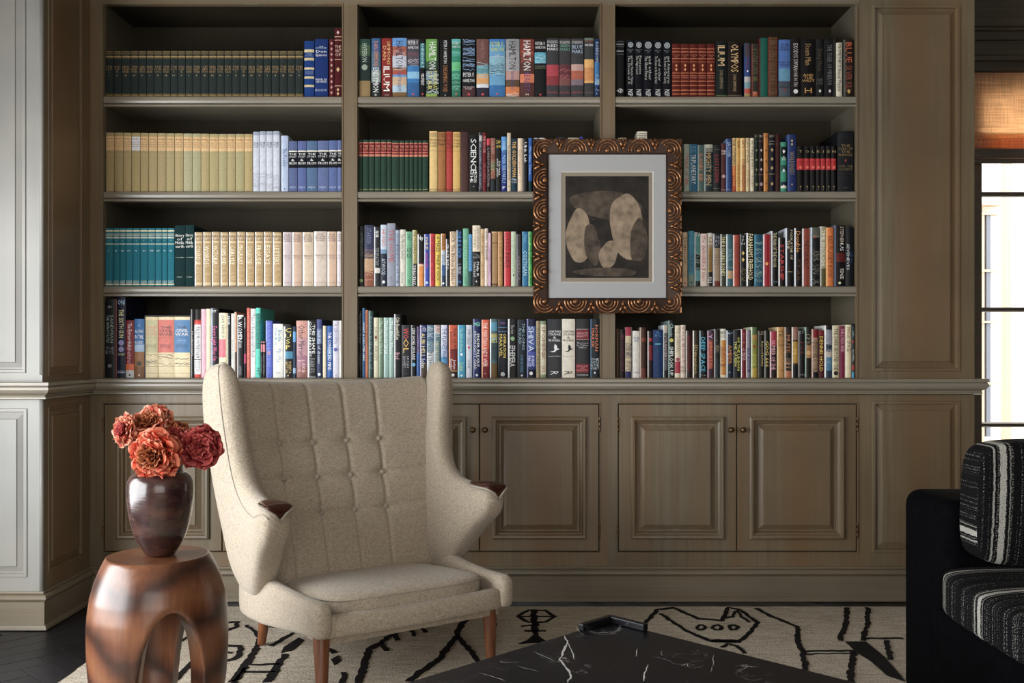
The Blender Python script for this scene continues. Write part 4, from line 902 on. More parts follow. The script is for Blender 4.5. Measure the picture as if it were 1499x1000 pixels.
for i in range(7):
    k = (i+1, 'left') if i < 4 else (7-i, 'right')
    book(_b7[i]+0.15, _b7[i+1]-0.15, 214, Z2, '0d0c0e', '0.245 0.27 111012,0.27 0.52 b81c24,0.33 0.335 60101a,0.37 0.375 60101a',
         f'h 0.09 0.16 a89058 {"TOLKIEN"[i]};o 0.43 0.5 d86c50 f1;o 0.86 0.92 a08850 d1;h 0.94 0.97 876 II', f'black red labelled volume with gilt letter {"TOLKIEN"[i]}, {ORD[k[0]]} from {k[1]} of its set, right bay',
         'black and red labelled set on the second right shelf', 0.13, False, 0.001)
book(1226.6, 1250.4, 192, Z2, '14171d', '0.70 0.705 332,0.77 0.775 332,0.1 0.105 332', 'h 0.22 0.42 8a7038 THE/LORD OF/THE/RINGS;o 0.45 0.52 8a3020 d1;h 0.56 0.66 6c5c34 AND THE/HOBBIT;h 0.93 0.95 554 PRESS', 'very wide tall black book with dim gold lettering ending the second right shelf', 'books on the second right shelf', 0.24, False, 0)

# ---- right bay, third shelf
row('''
999.6 1007.2 340 | d8b890 | | v 0.07 0.3 14100c 2001; v 0.3 0.6 382820 SPACE ODYSSEY; v 0.7 0.85 876 Clarke; o 0.92 0.97 b06848 f1 | tan cream book with black 2001
1008 1017 338 | 3c94b4 | 0.78 1.0 7c9c8c | v 0.4 0.75 1c5068 CLARKE; o 0.9 0.96 222 d1 | light cyan blue book
1017.2 1026 340 | 1c2a2c | 0.05 0.4 4c8884,0.7 0.9 5c98a0,L d8dcdc | h 0.0 0.1 ddd SPA; o 0.35 0.7 98c0b4 w2 | teal and black book with white edge
1026.2 1036 342 | e0ccc0 | | v 0.04 0.9 a82830 the demolished man | pinkish cream book with red lettering
1036.3 1043.9 341 | 26201a | 0.0 0.08 c8c4b8,0.08 0.28 988060,0.28 0.73 9c7424,L d0ccc0 | h 0.1 0.25 efe0c8 THE/IRON; v 0.35 0.7 5c4410 HAZARD; v 0.82 0.93 eee 92J | mustard and black book
1044.4 1055 342 | 9c8468 | 0.0 0.27 1c1c20,0.9 1.0 6c2c24,L b8b8bc | h 0.04 0.26 8c9098 THE/FIRE/EAT; o 0.4 0.7 4a3a30 w1 | beige book with dark top
1055.2 1063.6 343 | 3a3c2c | L e8e8e4 | v 0.04 0.8 d8cc90 THE ROLLING BONES | olive black book with cream lettering
1063.8 1073.6 343 | 34606c | 0.7 0.85 b89468,L c4d0d4 | v 0.3 0.5 6c94a0 SPACE; o 0.1 0.8 90acac w1 | steel teal book with tan patch
1074 1083.2 344 | a8402c | L ecc0b4 | v 0.1 0.85 7c2418 THREE HEARTS AND LIONS | brick red book
1083.8 1093 343 | 1a191a | L 8c8c90 | h 0.03 0.22 b0acb0 T/F/H; o 0.3 0.55 d8b858 d2; o 0.6 0.9 988848 w1 | black book with small gold streak
1093.5 1104.8 341 | 16130f | L f0f0f0 | v 0.02 0.88 e8d8a0 FARNHAM'S FREEHOLD | black book with bold cream lettering
1105 1117 343 | 125068 | L 3c8098 | o 0.1 0.95 a0bca8 w4 | deep teal book with pale flame streak
1117.8 1128.4 343 | 96121f | L eed0d4,R c0505c | o 0.53 0.6 e8a040 f1 | crimson book with small gold disc
1129.4 1140 338 | 131416 | L d0d4dc | v 0.03 0.65 c8bc90 THE MAN OF THE MOON; h 0.9 0.95 678 UW | black book with pale lettering and white edge
1140.4 1150.2 348 | 1a1214 | L dcdcdc | v 0.12 0.9 c82c30 STARSHIP | short black book with red lettering
1150.6 1162.8 334 | 151413 | L d0d8e8 | v 0.03 0.54 c8bc98 PODKAYNE OF/THE; v 0.55 0.95 806c48 l | tall black book with tan vertical lettering
1163.6 1174.4 334 | 161313 | L d8dcec | v 0.05 0.42 d88c38 Double; v 0.5 0.95 54301c STAR | tall black book with orange lettering
1175 1186.8 334.5 | 8c3c2c | L eae0e0,R b8785c | v 0.2 0.7 2c100c THE STAR BEAST | russet book with white edge
1187.2 1201 333 | 17191c | 0.0 0.17 54584c,L c0d0e8 | o 0.1 0.95 8c8c78 w4; o 0.14 0.18 b04030 f1 | black book with grey column painting
1201.3 1210 331.5 | a0987c | 0.7 1.0 54502c,L e4e4dc | v 0.05 0.65 e0e0c8 TIME ENOUGH | khaki olive book
1210.3 1220.8 333 | d8701c | L f0a860 | v 0.15 0.85 78340c RED PLANET ROW | bright orange book
1221.2 1238 330 | 121011 | L 5c6c88,0.45 0.6 5c1c18 | v 0.02 0.3 c8b8a8 STEPHEN/; v 0.3 0.42 ddd US/; v 0.7 0.88 d8d0c8 TENSE/; o 0.92 0.97 dda f1 | wide black book with dim red glow
1238.3 1250.6 333 | 0e1118 | | v 0.28 0.72 c8d0d4 /SEVENEVES; v 0.18 0.85 1c3c68 NEAL/ | blackish blue book with spaced white letters
''', Z3, 'third right shelf', 'books on the third right shelf', 'right')

# ---- right bay, bottom shelf
row('''
902.4 907 481 | 4c3620 | | | slim brown book
907.3 915.6 482 | 151213 | L 3c3c3c | v 0.1 0.85 6c1c38 NINE DOORWAY DREAM | black book with dark crimson lettering
916 926 479 | c8b490 | 0.0 0.17 9c1c40,0.86 1.0 1c2058,0.38 0.6 a89a80,R 7c7468 | o 0.3 0.85 1c1c44 w5 | cream book with crimson top and navy marks
926.3 937 484.5 | d4d0c8 | | h 0.13 0.25 4a688c THE/M; o 0.48 0.5 443 d1; h 0.86 0.9 567 ORB | wide white book with small blue lettering
937.3 946.4 479.5 | 44281e | 0.2 0.28 7c3c1c,L a89080,0.8 1.0 6c342c | v 0.3 0.7 2a1814 CONAN | rusty dark brown book
948.6 956.2 484.5 | 241a1c | 0.15 0.22 a82c38,0.3 0.62 78202c,L c0bcb8 | | black book with red blocks
956.6 970.7 483 | 123462 | | h 0.03 0.15 4080b8 A/BC; v 0.2 0.38 48a8b8 I; h 0.42 0.44 48a8b8 l; h 0.93 0.96 258 IO | wide navy blue book with teal stroke
971.2 978.6 476 | 545658 | 0.0 0.15 b4a898,0.2 0.65 4c3a3c,0.85 1.0 202020,L c8d0d4 | v 0.2 0.65 a8a0a0 STRANGERS | mottled grey book
979 988 469.5 0.23 | 14201f | L 789490 | v 0.05 0.28 a8c4bc Classic; o 0.3 0.38 c8b83c f1; v 0.45 0.95 e0e8dc SHIPLOOK UP | tall blackish green book with white lettering
988.6 996.8 476.5 | d8cbb0 | 0.68 0.9 a82c44 | v 0.05 0.5 988c70 THE GUARDIAN; o 0.58 0.7 983c50 f1 | cream book with crimson flower foot
997 1004.4 476 | d8c4b4 | | v 0.02 0.3 8c7c74 VALE; v 0.35 0.7 883444 BLOODY; o 0.7 0.9 68504c w2 | pinkish cream book with maroon lettering
1005 1012.4 484 | 58181c | 0.0 0.1 28201c,0.85 1.0 2c2024,L b8b4a8 | v 0.15 0.8 301010 MARKET | dark red black ended book
1015 1023.4 484 | 342c20 | L dcd8c8,0.3 0.33 8c7c54 | v 0.35 0.9 b89c5c Dimension | dark brown book with tan lettering
1024.4 1035 484 | 121416 | L 88a4b0 | v 0.14 0.86 3cb4d8 DEEP SPACE; h 0.92 0.96 888 TOR | black book with cyan lettering
1036 1045.6 484 | 98443c | 0.0 0.2 503850,0.8 1.0 402838,L d8a8bc,R 48201c | v 0.05 0.2 d0a0c8 Y; v 0.25 0.8 d06c40 IMMORTAL | pink edged rust red book
1046.2 1054.4 482 | 222222 | 0.6 1.0 2c3438,L 989898 | o 0.25 0.5 b8a078 w1; h 0.22 0.25 cb9 l | charcoal grey book
1054.7 1063.5 481.5 | cc8424 | 0.0 0.23 dcd8cc,0.93 1.0 dcd0b8,L f0e4c8 | h 0.05 0.2 444 BEN/OO; o 0.35 0.8 803838 w3 | orange book with white head and foot
1064.2 1073.8 484 | 1a2636 | 0.3 0.7 2a2c30,L c4ccd4 | h 0.04 0.08 cdd ALT; v 0.3 0.7 c07030 AMBER; h 0.85 0.9 89a B | blackish blue book with orange lettering
1074 1085 483 | 17181e | L 505058 | v 0.12 0.86 e4e048 OF THE LEGION/THE QUEEN | black book with bright yellow lettering
1085.3 1092.8 482 | 741822 | L e8dce0 | v 0.08 0.3 a85058 BLUE; o 0.4 0.65 d0b8b8 w2 | dark red book with white edge
1093 1099.5 483 | 847c8c | 0.38 0.87 54506c,L c0b8b4 | v 0.4 0.8 8c88a8 THE MAN | lilac grey book
1100.2 1109.3 479 | 86882c | 0.0 0.15 50683c,0.15 0.25 a87c2c,0.8 1.0 b49428,L d8e4c0 | o 0.3 0.45 982c20 d1; v 0.5 0.8 c0b848 SOL | olive yellow and green book
1110 1119.6 484 | 1f1c18 | L 6c6860 | v 0.15 0.82 c8b068 Beyond Infinity/; h 0.02 0.1 987 LE | black book with pale gold vertical lettering
1119.8 1127.4 484 | 141413 | L 84847c | v 0.18 0.8 e8c42c GOG 666 | black book with yellow 666
1127.8 1137.6 485 | 281820 | 0.0 0.3 a83048,L dcb8bc | v 0.2 0.82 d898a4 NUMBER OF THE | crimson topped book with pink lettering
1138.2 1148.4 479 | c08c48 | 0.84 0.845 2c1c10,L e8c890 | v 0.05 0.2 583c20 TIE; o 0.25 0.4 402c18 w1 | tan gold book with thin dark rule
1149 1159.4 479 | 2a2420 | 0.6 0.72 5c4c38,0.85 1.0 b87048,L c8b098 | v 0.15 0.5 b86834 MUTE; o 0.7 0.9 d09868 w1 | dark book with orange brown foot
1159.8 1169 479 | 4c3c20 | 0.0 0.25 986c5c,0.28 0.7 b88c2c,0.73 1.0 181a1c,L e0dcd0 | v 0.3 0.65 d8b04c M | yellow gold and black book with white edge
1169.3 1179 484 | 17171a | L 807c78,0.3 0.5 2c1c1c | h 0.02 0.08 999 ST; o 0.2 0.5 7c3030 w1; h 0.9 0.95 888 DN | plain black book with faint red mark
1179.2 1188.7 479 | 221c18 | 0.35 0.6 a87848,L 90b0a0 | o 0.1 0.4 b8a884 w1; o 0.4 0.6 cc9c60 f1 | black book with tan glow and green edge
1189.2 1198.3 482 | 9c7c60 | 0.0 0.17 801a22,0.87 1.0 141820,L c8a898 | o 0.2 0.85 2c2424 w4 | cream figured book with dark red head
1198.6 1207.2 484 | 521c20 | 0.0 0.1 7c1c24 | v 0.12 0.85 e0c430 DENNIS HOLD | dark maroon book with yellow lettering
1207.8 1218.8 476.5 | 2a3c54 | 0.0 0.08 201c1c,0.08 0.35 8c90a0,0.5 0.6 c0b4a8,0.6 0.85 4c84a8,L ecf0fc | o 0.3 0.7 d0c8c0 w2 | blue and white painted book with white edge
1219 1229.4 476.5 | cfc098 | L e8e0c8 | v 0.06 0.85 30241c THE DARK BEYOND THE; o 0.85 0.95 221 f1 | pale cream book with black lettering
1229.7 1238.2 477 | 74183c | R c0707c | v 0.05 0.5 d8a0b4 THE LORDS AND | plum magenta book
1238.5 1247.3 475.5 | dccca4 | L f0e8cc | v 0.05 0.25 88704c MAKER; v 0.3 0.5 54402c SPACE | pale butter cream book
1247.6 1251.4 474 | 28383c | 0.0 0.04 111,0.3 0.35 a8302c,0.75 0.85 b03c34,0.88 1.0 3c9cc4 | v 0.05 0.3 8cc0b0 GEM; v 0.4 0.75 c8c8c0 WOMEN | slim black teal and red book
''', Z4, 'bottom right shelf', 'books on the bottom right shelf')

# ================================================================ PICTURE
M_museum = M_glass.copy(); M_museum.name = 'anti_reflective_glass'
for n_ in M_museum.node_tree.nodes:
    if n_.type == 'FRESNEL': n_.inputs[0].default_value = 1.02
    if n_.type == 'BSDF_GLOSSY': n_.inputs['Roughness'].default_value = 0.35
YF = -0.052
pic = thing('framed_picture', 'bronze carved frame with grey mat and dark sepia print hung on bookcase', 'picture', (xx(890, YF), YF+0.03, zz(330, YF)))
M_gilt, nt, p, ns, ln = mat('carved_bronze_gilt')
n = N(nt, 'ShaderNodeTexNoise', i_Scale=1.0, i_Detail=4.0); ln.new(coords(nt, (70,70,70)), n.inputs['Vector'])
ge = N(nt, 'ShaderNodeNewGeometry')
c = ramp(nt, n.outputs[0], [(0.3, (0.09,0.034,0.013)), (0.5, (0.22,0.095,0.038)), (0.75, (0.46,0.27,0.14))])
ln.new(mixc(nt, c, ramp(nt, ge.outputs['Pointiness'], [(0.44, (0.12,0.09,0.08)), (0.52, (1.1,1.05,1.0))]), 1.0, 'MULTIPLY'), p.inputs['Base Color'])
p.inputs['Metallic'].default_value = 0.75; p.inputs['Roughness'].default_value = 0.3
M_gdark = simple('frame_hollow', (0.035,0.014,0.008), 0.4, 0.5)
fx0, fx1, fz0, fz1 = xx(781.5, YF), xx(998, YF), zz(458, YF), zz(203.5, YF)
FW = xx(22, YF) - xx(0, YF)
Pp = lambda u, v, d: (u - pic.location.x, YF - d - pic.location.y, v - pic.location.z)
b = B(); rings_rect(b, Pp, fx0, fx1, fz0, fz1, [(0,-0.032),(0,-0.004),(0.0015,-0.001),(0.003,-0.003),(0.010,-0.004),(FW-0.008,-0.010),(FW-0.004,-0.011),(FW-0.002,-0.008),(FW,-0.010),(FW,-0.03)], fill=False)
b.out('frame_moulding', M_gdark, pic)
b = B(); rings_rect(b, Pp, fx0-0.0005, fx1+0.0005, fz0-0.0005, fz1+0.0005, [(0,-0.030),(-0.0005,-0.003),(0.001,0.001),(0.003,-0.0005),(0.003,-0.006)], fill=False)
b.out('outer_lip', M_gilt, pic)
def arch_mesh(a0, a1, seg):
    """concentric carved ridges and a central boss; opens towards local -z"""
    b = B()
    for r, w in ((0.0222, 0.0019), (0.0160, 0.0019), (0.0100, 0.0017)):
        rings = []
        for i in range(seg+1):
            t = a0 + (a1-a0)*i/seg; rings.append([((r + w*math.cos(q))*math.cos(t), -0.0045 - w*1.5*math.sin(q), (r + w*math.cos(q))*math.sin(t)) for q in [2*math.pi*k/7 for k in range(7)]])
        b.loft(rings)
    rings = []
    for r, h in ((0.0058,0.0), (0.0054,0.004), (0.0038,0.0075), (0.0022,0.0068), (0.0012,0.0082), (0.0003,0.0082)):
        rings.append([(r*math.cos(2*math.pi*k/12), -0.002-h, r*math.sin(2*math.pi*k/12)*(1 if a1-a0 > 4 else 0.9)) for k in range(12)])
    b.loft(rings)
    return b
def leaf_mesh():
    b = B()
    for s in (-1, 1): b.tube([(0, -0.004, 0.004), (s*0.004, -0.008, 0.013), (s*0.0095, -0.006, 0.0235)], [0.0025, 0.0034, 0.0018], 7)
    b.tube([(0, -0.004, 0.0), (0, -0.009, 0.006), (0, -0.005, 0.012)], [0.002, 0.0042, 0.0015], 7)
    b.tube([(0, -0.003, 0.018), (0, -0.006, 0.022), (0, -0.003, 0.0255)], [0.001, 0.003, 0.001], 7)
    return b
protos = {}
def put_orn(kind, x, z, ang):
    if kind not in protos:
        b = {'carved_arch': lambda: arch_mesh(-0.15, math.pi+0.15, 22), 'corner_carving': lambda: arch_mesh(-0.9, math.pi*0.5+0.9, 24) , 'carved_leaf': leaf_mesh}[kind]()
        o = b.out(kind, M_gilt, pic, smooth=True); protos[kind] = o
    else:
        o = protos[kind].copy(); COL.objects.link(o); o.parent = pic
    o.location = (x - pic.location.x, YF + 0.003 - pic.location.y, z - pic.location.z); o.rotation_euler = (0, ang, 0)
IO = 0.0155
ix0, ix1, iz0, iz1 = fx0+FW-IO, fx1-FW+IO, fz0+FW-IO, fz1-FW+IO
def side(n, p0, p1, ang):
    for i in range(n):
        f = (i+1)/(n+1)
        put_orn('carved_arch', p0[0]+(p1[0]-p0[0])*f, p0[1]+(p1[1]-p0[1])*f, ang)
    for i in range(n+1):
        f = (i+0.5)/(n+1) if n else 0.5
        put_orn('carved_leaf', p0[0]+(p1[0]-p0[0])*f, p0[1]+(p1[1]-p0[1])*f, ang)
SX = (FW/2*0+0.034)/FW
b_ = 0.004
side(3, (ix0-b_, iz1), (ix1+b_, iz1), 0)
side(3, (ix1+b_, iz0), (ix0-b_, iz0), R(180))
side(4, (ix1, iz1+b_), (ix1, iz0-b_), R(90))
side(4, (ix0, iz0-b_), (ix0, iz1+b_), R(-90))
for (x, z, a) in ((ix1, iz1, 0), (ix1, iz0, R(90)), (ix0, iz0, R(180)), (ix0, iz1, R(-90))):
    put_orn('corner_carving', x, z, a)
# the carving is scaled to the width of the moulding
for k, o in list(protos.items()):
    me = o.data; s = (FW-0.004)/0.0292
    for v in me.vertices: v.co.x *= s; v.co.z *= s
M_mat = simple('grey_mat_board', (0.40,0.40,0.41), 0.9)
M_bev = simple('mat_bevel', (0.75,0.72,0.66), 0.8)
M_paper = simple('toned_paper', (0.27,0.225,0.17), 0.85)
mo = [xx(822, YF), xx(957.5, YF), zz(413, YF), zz(250.5, YF)]
b = B(); panel_face(b, Pp, fx0+FW-0.002, fx1-FW+0.002, fz0+FW-0.002, fz1-FW+0.002, [mo], -0.014)
b.out('mat_board', M_mat, pic)
b = B(); rings_rect(b, Pp, *mo, [(0,-0.014),(0.0022,-0.0165)], fill=False); b.out('mat_bevel', M_bev, pic)
b = B(); b.add([Pp(mo[0],mo[2],-0.0165), Pp(mo[1],mo[2],-0.0165), Pp(mo[1],mo[3],-0.0165), Pp(mo[0],mo[3],-0.0165)], [(0,1,2,3)]); b.out('print_margin', M_paper, pic)
# the print itself: a plain generic stand-in, pale rounded forms on dark sepia
M_prd = simple('print_dark_sepia', (0.020,0.015,0.011), 0.85, noise=((22,22,22), 0.75, 0))
M_prm = simple('print_mid_sepia', (0.080,0.060,0.043), 0.85, noise=((30,30,30), 0.6, 0))
M_prl = simple('print_pale_sepia', (0.30,0.225,0.155), 0.85, noise=((26,26,26), 0.5, 0))
q = lambda x, y, d: Pp(xx(x, YF), zz(y, YF), d)
b = B(); b.add([q(828.5,406.5,-0.0162), q(951,406.5,-0.0162), q(951,257,-0.0162), q(828.5,257,-0.0162)], [(0,1,2,3)]); b.out('print', M_prd, pic)
def blob(cx, cy, rx, ry, m, d, rot=0, seed=1):
    rr = random.Random(seed); b = B(); pts = []
    ph = [rr.uniform(0, 6.28) for _ in range(4)]
    for i in range(40):
        t = 2*math.pi*i/40; k = 1 + 0.07*math.sin(2*t+ph[0]) + 0.05*math.sin(3*t+ph[1]) + 0.03*math.sin(5*t+ph[2])
        a, c = rx*k*math.cos(t), ry*k*math.sin(t)
        pts.append(q(cx + a*math.cos(rot) - c*math.sin(rot), cy + a*math.sin(rot) + c*math.cos(rot), d))
    b.add(pts, [tuple(range(40))]); b.out('printed_form', m, pic)
for i, (cx, cy, rx, ry, m, rot) in enumerate([(890, 300, 56, 20, M_prm, 0.10), (848, 345, 17, 42, M_prl, 0.06), (868, 358, 12, 30, M_prm, -0.1), (918, 330, 22, 52, M_prl, -0.05), (936, 352, 12, 34, M_prm, 0.05), (892, 372, 14, 20, M_prl, 0.2), (888, 398, 50, 6, M_prm, 0)]):
    blob(cx, cy, rx, ry, m, -0.0160 + i*0.00004, rot, i)
b = B(); b.add([Pp(fx0+FW-0.002,fz0+FW-0.002,-0.0115), Pp(fx1-FW+0.002,fz0+FW-0.002,-0.0115), Pp(fx1-FW+0.002,fz1-FW+0.002,-0.0115), Pp(fx0+FW-0.002,fz1-FW+0.002,-0.0115)], [(0,1,2,3)]); b.out('glazing', M_museum, pic)

# ================================================================ RUG
RZ = 0.014
M_rug, nt, p, ns, ln = mat('cream_wool_rug')
n = N(nt, 'ShaderNodeTexNoise', i_Scale=1.0, i_Detail=5.0, i_Roughness=0.7); ln.new(coords(nt, (14,130,30)), n.inputs['Vector'])
n2 = N(nt, 'ShaderNodeTexNoise', i_Scale=1.0, i_Detail=4.0); ln.new(coords(nt, (160,220,60)), n2.inputs['Vector'])
c = ramp(nt, n.outputs[0], [(0.28, (0.30,0.25,0.19)), (0.45, (0.52,0.46,0.375)), (0.7, (0.70,0.645,0.56))])
ln.new(mixc(nt, c, ramp(nt, n2.outputs[0], [(0.32, (0.58,0.55,0.50)), (0.58, (1.12,1.11,1.09))]), 1.0, 'MULTIPLY'), p.inputs['Base Color'])
ad = N(nt, 'ShaderNodeMath', operation='ADD'); ln.new(n.outputs[0], ad.inputs[0]); ln.new(n2.outputs[0], ad.inputs[1])
ln.new(bump(nt, ad.outputs[0], 1.0, 0.006), p.inputs['Normal']); p.inputs['Roughness'].default_value = 0.95; p.inputs['Specular IOR Level'].default_value = 0.1
M_rugd = simple('black_wool', (0.014,0.012,0.012), 0.95, spec=0.1, noise=((60,200,60), 0.6, 0.9))
rx0, rx1, ry0, ry1 = on_floor(85, 1000, RZ).x, 2.6, -4.4, on_floor(700, 888, RZ).y
rug = thing('patterned_rug', 'cream wool rug with black hand drawn line figures under the armchair', 'rug', ((rx0+rx1)/2, (ry0+ry1)/2, 0))
rl = rug.location
b = B(); rr = random.Random(3); nx, ny = 120, 130; V = []; F = []
for j in range(ny+1):
    for i in range(nx+1):
        x = rx0 + (rx1-rx0)*i/nx; y = ry1 + (ry0-ry1)*j/ny
        if i in (0,) : x += rr.uniform(-0.003, 0.003)
        if j == 0: y += rr.uniform(-0.003, 0.003)
        V.append((x-rl.x, y-rl.y, RZ + rr.uniform(-0.0012, 0.0008)))
for j in range(ny):
    for i in range(nx): F.append((j*(nx+1)+i, j*(nx+1)+i+1, (j+1)*(nx+1)+i+1, (j+1)*(nx+1)+i))
b.add(V, F)
e = [ [(rx0-rl.x, ry1-rl.y), (rx1-rl.x, ry1-rl.y)], [(rx0-rl.x, ry0-rl.y), (rx0-rl.x, ry1-rl.y)] ]
for (a, c2), (d2, e2) in e: b.add([(a,c2,0.0005),(d2,e2,0.0005),(d2,e2,RZ),(a,c2,RZ)], [(0,1,2,3)])
b.out('pile', M_rug, rug, smooth=True)
def motif(pts, w=0.022, closed=False):
    rr = random.Random(int(pts[0][0])); P = [on_floor(x, y, RZ) for x, y in pts]
    if closed: P.append(P[0])
    Q = []
    for a, c2 in zip(P[:-1], P[1:]):
        k = max(2, int((c2-a).length/0.02))
        for i in range(k): Q.append(a.lerp(c2, i/k))
    Q.append(P[-1]); b = B(); L = []
    for i, p0 in enumerate(Q):
        d = (Q[min(i+1, len(Q)-1)] - Q[max(i-1, 0)]); d.z = 0; d.normalize(); nn = Vector((-d.y, d.x, 0))
        a = w/2*(1 + rr.uniform(-0.35, 0.35)); c2 = w/2*(1 + rr.uniform(-0.35, 0.35)); s = nn*rr.uniform(-0.003, 0.003)
        L.append([p0+s+nn*a - rl + Vector((0,0,-.003)), p0+s+nn*a*0.9 - rl + Vector((0,0,.0025)), p0+s-nn*c2*0.9 - rl + Vector((0,0,.0025)), p0+s-nn*c2 - rl + Vector((0,0,-.003))])
    b.loft(L); b.out('woven_line', M_rugd, rug)
def patch(pts):
    P = [on_floor(x, y, RZ) - rl for x, y in pts]; b = B()
    n = len(P); b.add([p0 + Vector((0,0,-.003)) for p0 in P] + [p0 + Vector((0,0,.0024)) for p0 in P], [tuple(range(n, 2*n))] + [(i, (i+1)%n, n+(i+1)%n, n+i) for i in range(n)])
    b.out('woven_patch', M_rugd, rug)
for pts, w in [([(690,899),(678,912),(671,924),(669,931),(655,950),(642,966),(616,984),(600,998)], .026), ([(669,931),(687,950),(700,968),(712,972)], .022), ([(712,893),(722,900),(723,916),(715,934)], .02),
    ([(602,919),(578,927),(558,941),(540,951),(534,972),(526,1000)], .026), ([(600,920),(608,931)], .018), ([(578,927),(583,938)], .018), ([(558,941),(566,953)], .018), ([(616,916),(623,926)], .018),
    ([(376,950),(360,974),(341,999)], .028), ([(420,958),(408,973),(392,999)], .028), ([(364,974),(410,973)], .014), ([(356,984),(404,984)], .016), ([(430,927),(410,938),(397,946)], .018), ([(395,918),(415,920)], .014), ([(360,916),(372,924),(380,934),(376,950)], .016),
    ([(330,913),(340,911),(348,911),(347,918),(338,921),(330,925)], .018), ([(290,925),(277,933),(264,939)], .018), ([(294,958),(280,972),(256,997)], .024), ([(330,946),(352,946),(352,957),(342,966),(332,968)], .022), ([(333,956),(341,956)], .016), ([(360,978),(343,1000)], .02),
    ([(782,893),(784,940)], .026), ([(768,924),(800,924)], .016), ([(763,917),(790,915)], .014),
    ([(1107,891),(1130,903),(1168,918),(1168,938),(1175,954),(1180,984)], .02), ([(1175,954),(1256,953)], .013), ([(1180,958),(1256,957)], .008),
    ([(1240,890),(1239,910),(1230,938)], .022), ([(1270,890),(1271,912),(1263,938)], .02), ([(1263,935),(1322,935)], .016), ([(1249,954),(1246,998)], .024), ([(1298,938),(1304,966)], .02),
    ([(1042,939),(1082,939)], .03), ([(1058,948),(1066,943),(1078,946),(1092,957)], .016), ([(1080,893),(1086,903),(1098,911)], .012), ([(1063,905),(1073,903),(1078,895)], .012),
    ([(505,985),(500,1000)], .02), ([(480,950),(492,956)], .02)]: motif(pts, w)
motif([(773,894),(759,903),(773,911),(799,911),(813,903),(799,894)], .014, True); motif([(762,903),(812,903)], .012)
motif([(946,912),(962,893),(986,890),(1023,906),(1056,909),(1067,890),(1084,893),(1110,912),(1095,930),(1082,940),(1042,940),(1000,921),(968,899)], .018)
for cx in (1027, 1050, 1074): motif([(cx+6*math.cos(t), 919+3.6*math.sin(t)) for t in [2*math.pi*k/10 for k in range(10)]], .014, True)
patch([(759,943),(772,938),(780,931),(788,931),(798,938),(806,940)]); patch([(1238,940),(1268,940),(1296,963),(1326,998),(1300,990),(1275,968),(1254,955)]); patch([(416,948),(438,934),(446,938),(428,953),(412,956)]); patch([(286,972),(300,968),(302,1000),(284,1000)])
patch([(485,966),(496,960),(500,968),(490,974)])

# ================================================================ WING ARMCHAIR
def fabric(name, ca, cb, scale=420, rough=0.9, bs=0.7):
    m, nt, p, ns, ln = mat(name)
    n = N(nt, 'ShaderNodeTexNoise', i_Scale=1.0, i_Detail=3.0, i_Roughness=0.7); ln.new(coords(nt, (scale, scale, scale*0.22)), n.inputs['Vector'])
    n2 = N(nt, 'ShaderNodeTexNoise', i_Scale=1.0, i_Detail=3.0, i_Roughness=0.7); ln.new(coords(nt, (scale*0.22, scale*0.22, scale)), n2.inputs['Vector'])
    ad = N(nt, 'ShaderNodeMath', operation='ADD'); ln.new(n.outputs[0], ad.inputs[0]); ln.new(n2.outputs[0], ad.inputs[1])
    hf = N(nt, 'ShaderNodeMath', operation='MULTIPLY'); ln.new(ad.outputs[0], hf.inputs[0]); hf.inputs[1].default_value = 0.5
    ln.new(ramp(nt, hf.outputs[0], [(0.36, ca), (0.62, cb)]), p.inputs['Base Color'])
    ln.new(bump(nt, hf.outputs[0], bs, 0.0015), p.inputs['Normal'])
    p.inputs['Roughness'].default_value = rough; p.inputs['Specular IOR Level'].default_value = 0.2
    p.inputs['Sheen Weight'].default_value = 0.25; p.inputs['Sheen Roughness'].default_value = 0.5
    return m
M_linen = fabric('oatmeal_linen', (0.27,0.215,0.155), (0.54,0.465,0.37))
M_pipe = simple('linen_piping', (0.40,0.35,0.285), 0.85, noise=((400,400,400), 0.3, 0.5))
M_leg = simple('teak_leg', (0.20,0.070,0.028), 0.35, noise=((60,60,5), 0.4, 0.1))
M_paw = simple('dark_polished_rosewood', (0.055,0.014,0.008), 0.12, noise=((30,30,30), 0.4, 0))
CH = thing('wing_armchair', 'oatmeal linen wing armchair with buttoned back and dark wooden arm tips', 'armchair', (-0.487, -0.76, RZ+0.001), math.atan2(0.57, 0.82))
CZ = -(RZ+0.001)
def L(u, v, z): return (u, -v, z + CZ)

# side wings that sweep down and forward into the arms
ST = [ # F(u,v,z)            B(u,v,z)             thickness
 ((.432,-.262,1.002),(.440,-.318,.996),.020),
 ((.430,-.235,.992),(.446,-.345,.984),.055),
 ((.426,-.212,.965),(.450,-.362,.950),.078),
 ((.420,-.200,.915),(.450,-.365,.885),.088),
 ((.412,-.192,.84),(.444,-.360,.79),.092),
 ((.406,-.182,.76),(.434,-.350,.68),.095),
 ((.404,-.160,.69),(.424,-.335,.57),.098),
 ((.406,-.115,.638),(.410,-.312,.45),.102),
 ((.410,-.055,.612),(.396,-.285,.33),.104),
 ((.414,.010,.600),(.384,-.22,.262),.104),
 ((.417,.065,.595),(.384,-.10,.262),.104),
 ((.420,.110,.593),(.398,-.01,.335),.104),
 ((.423,.150,.592),(.412,.075,.405),.102),
 ((.425,.190,.590),(.420,.145,.452),.098),
 ((.426,.222,.580),(.424,.196,.480),.086),
 ((.426,.238,.560),(.425,.222,.505),.060),
 ((.426,.243,.545),(.426,.236,.528),.020)]
def lerp3(a, b, t): return tuple(a[i]+(b[i]-a[i])*t for i in range(3))
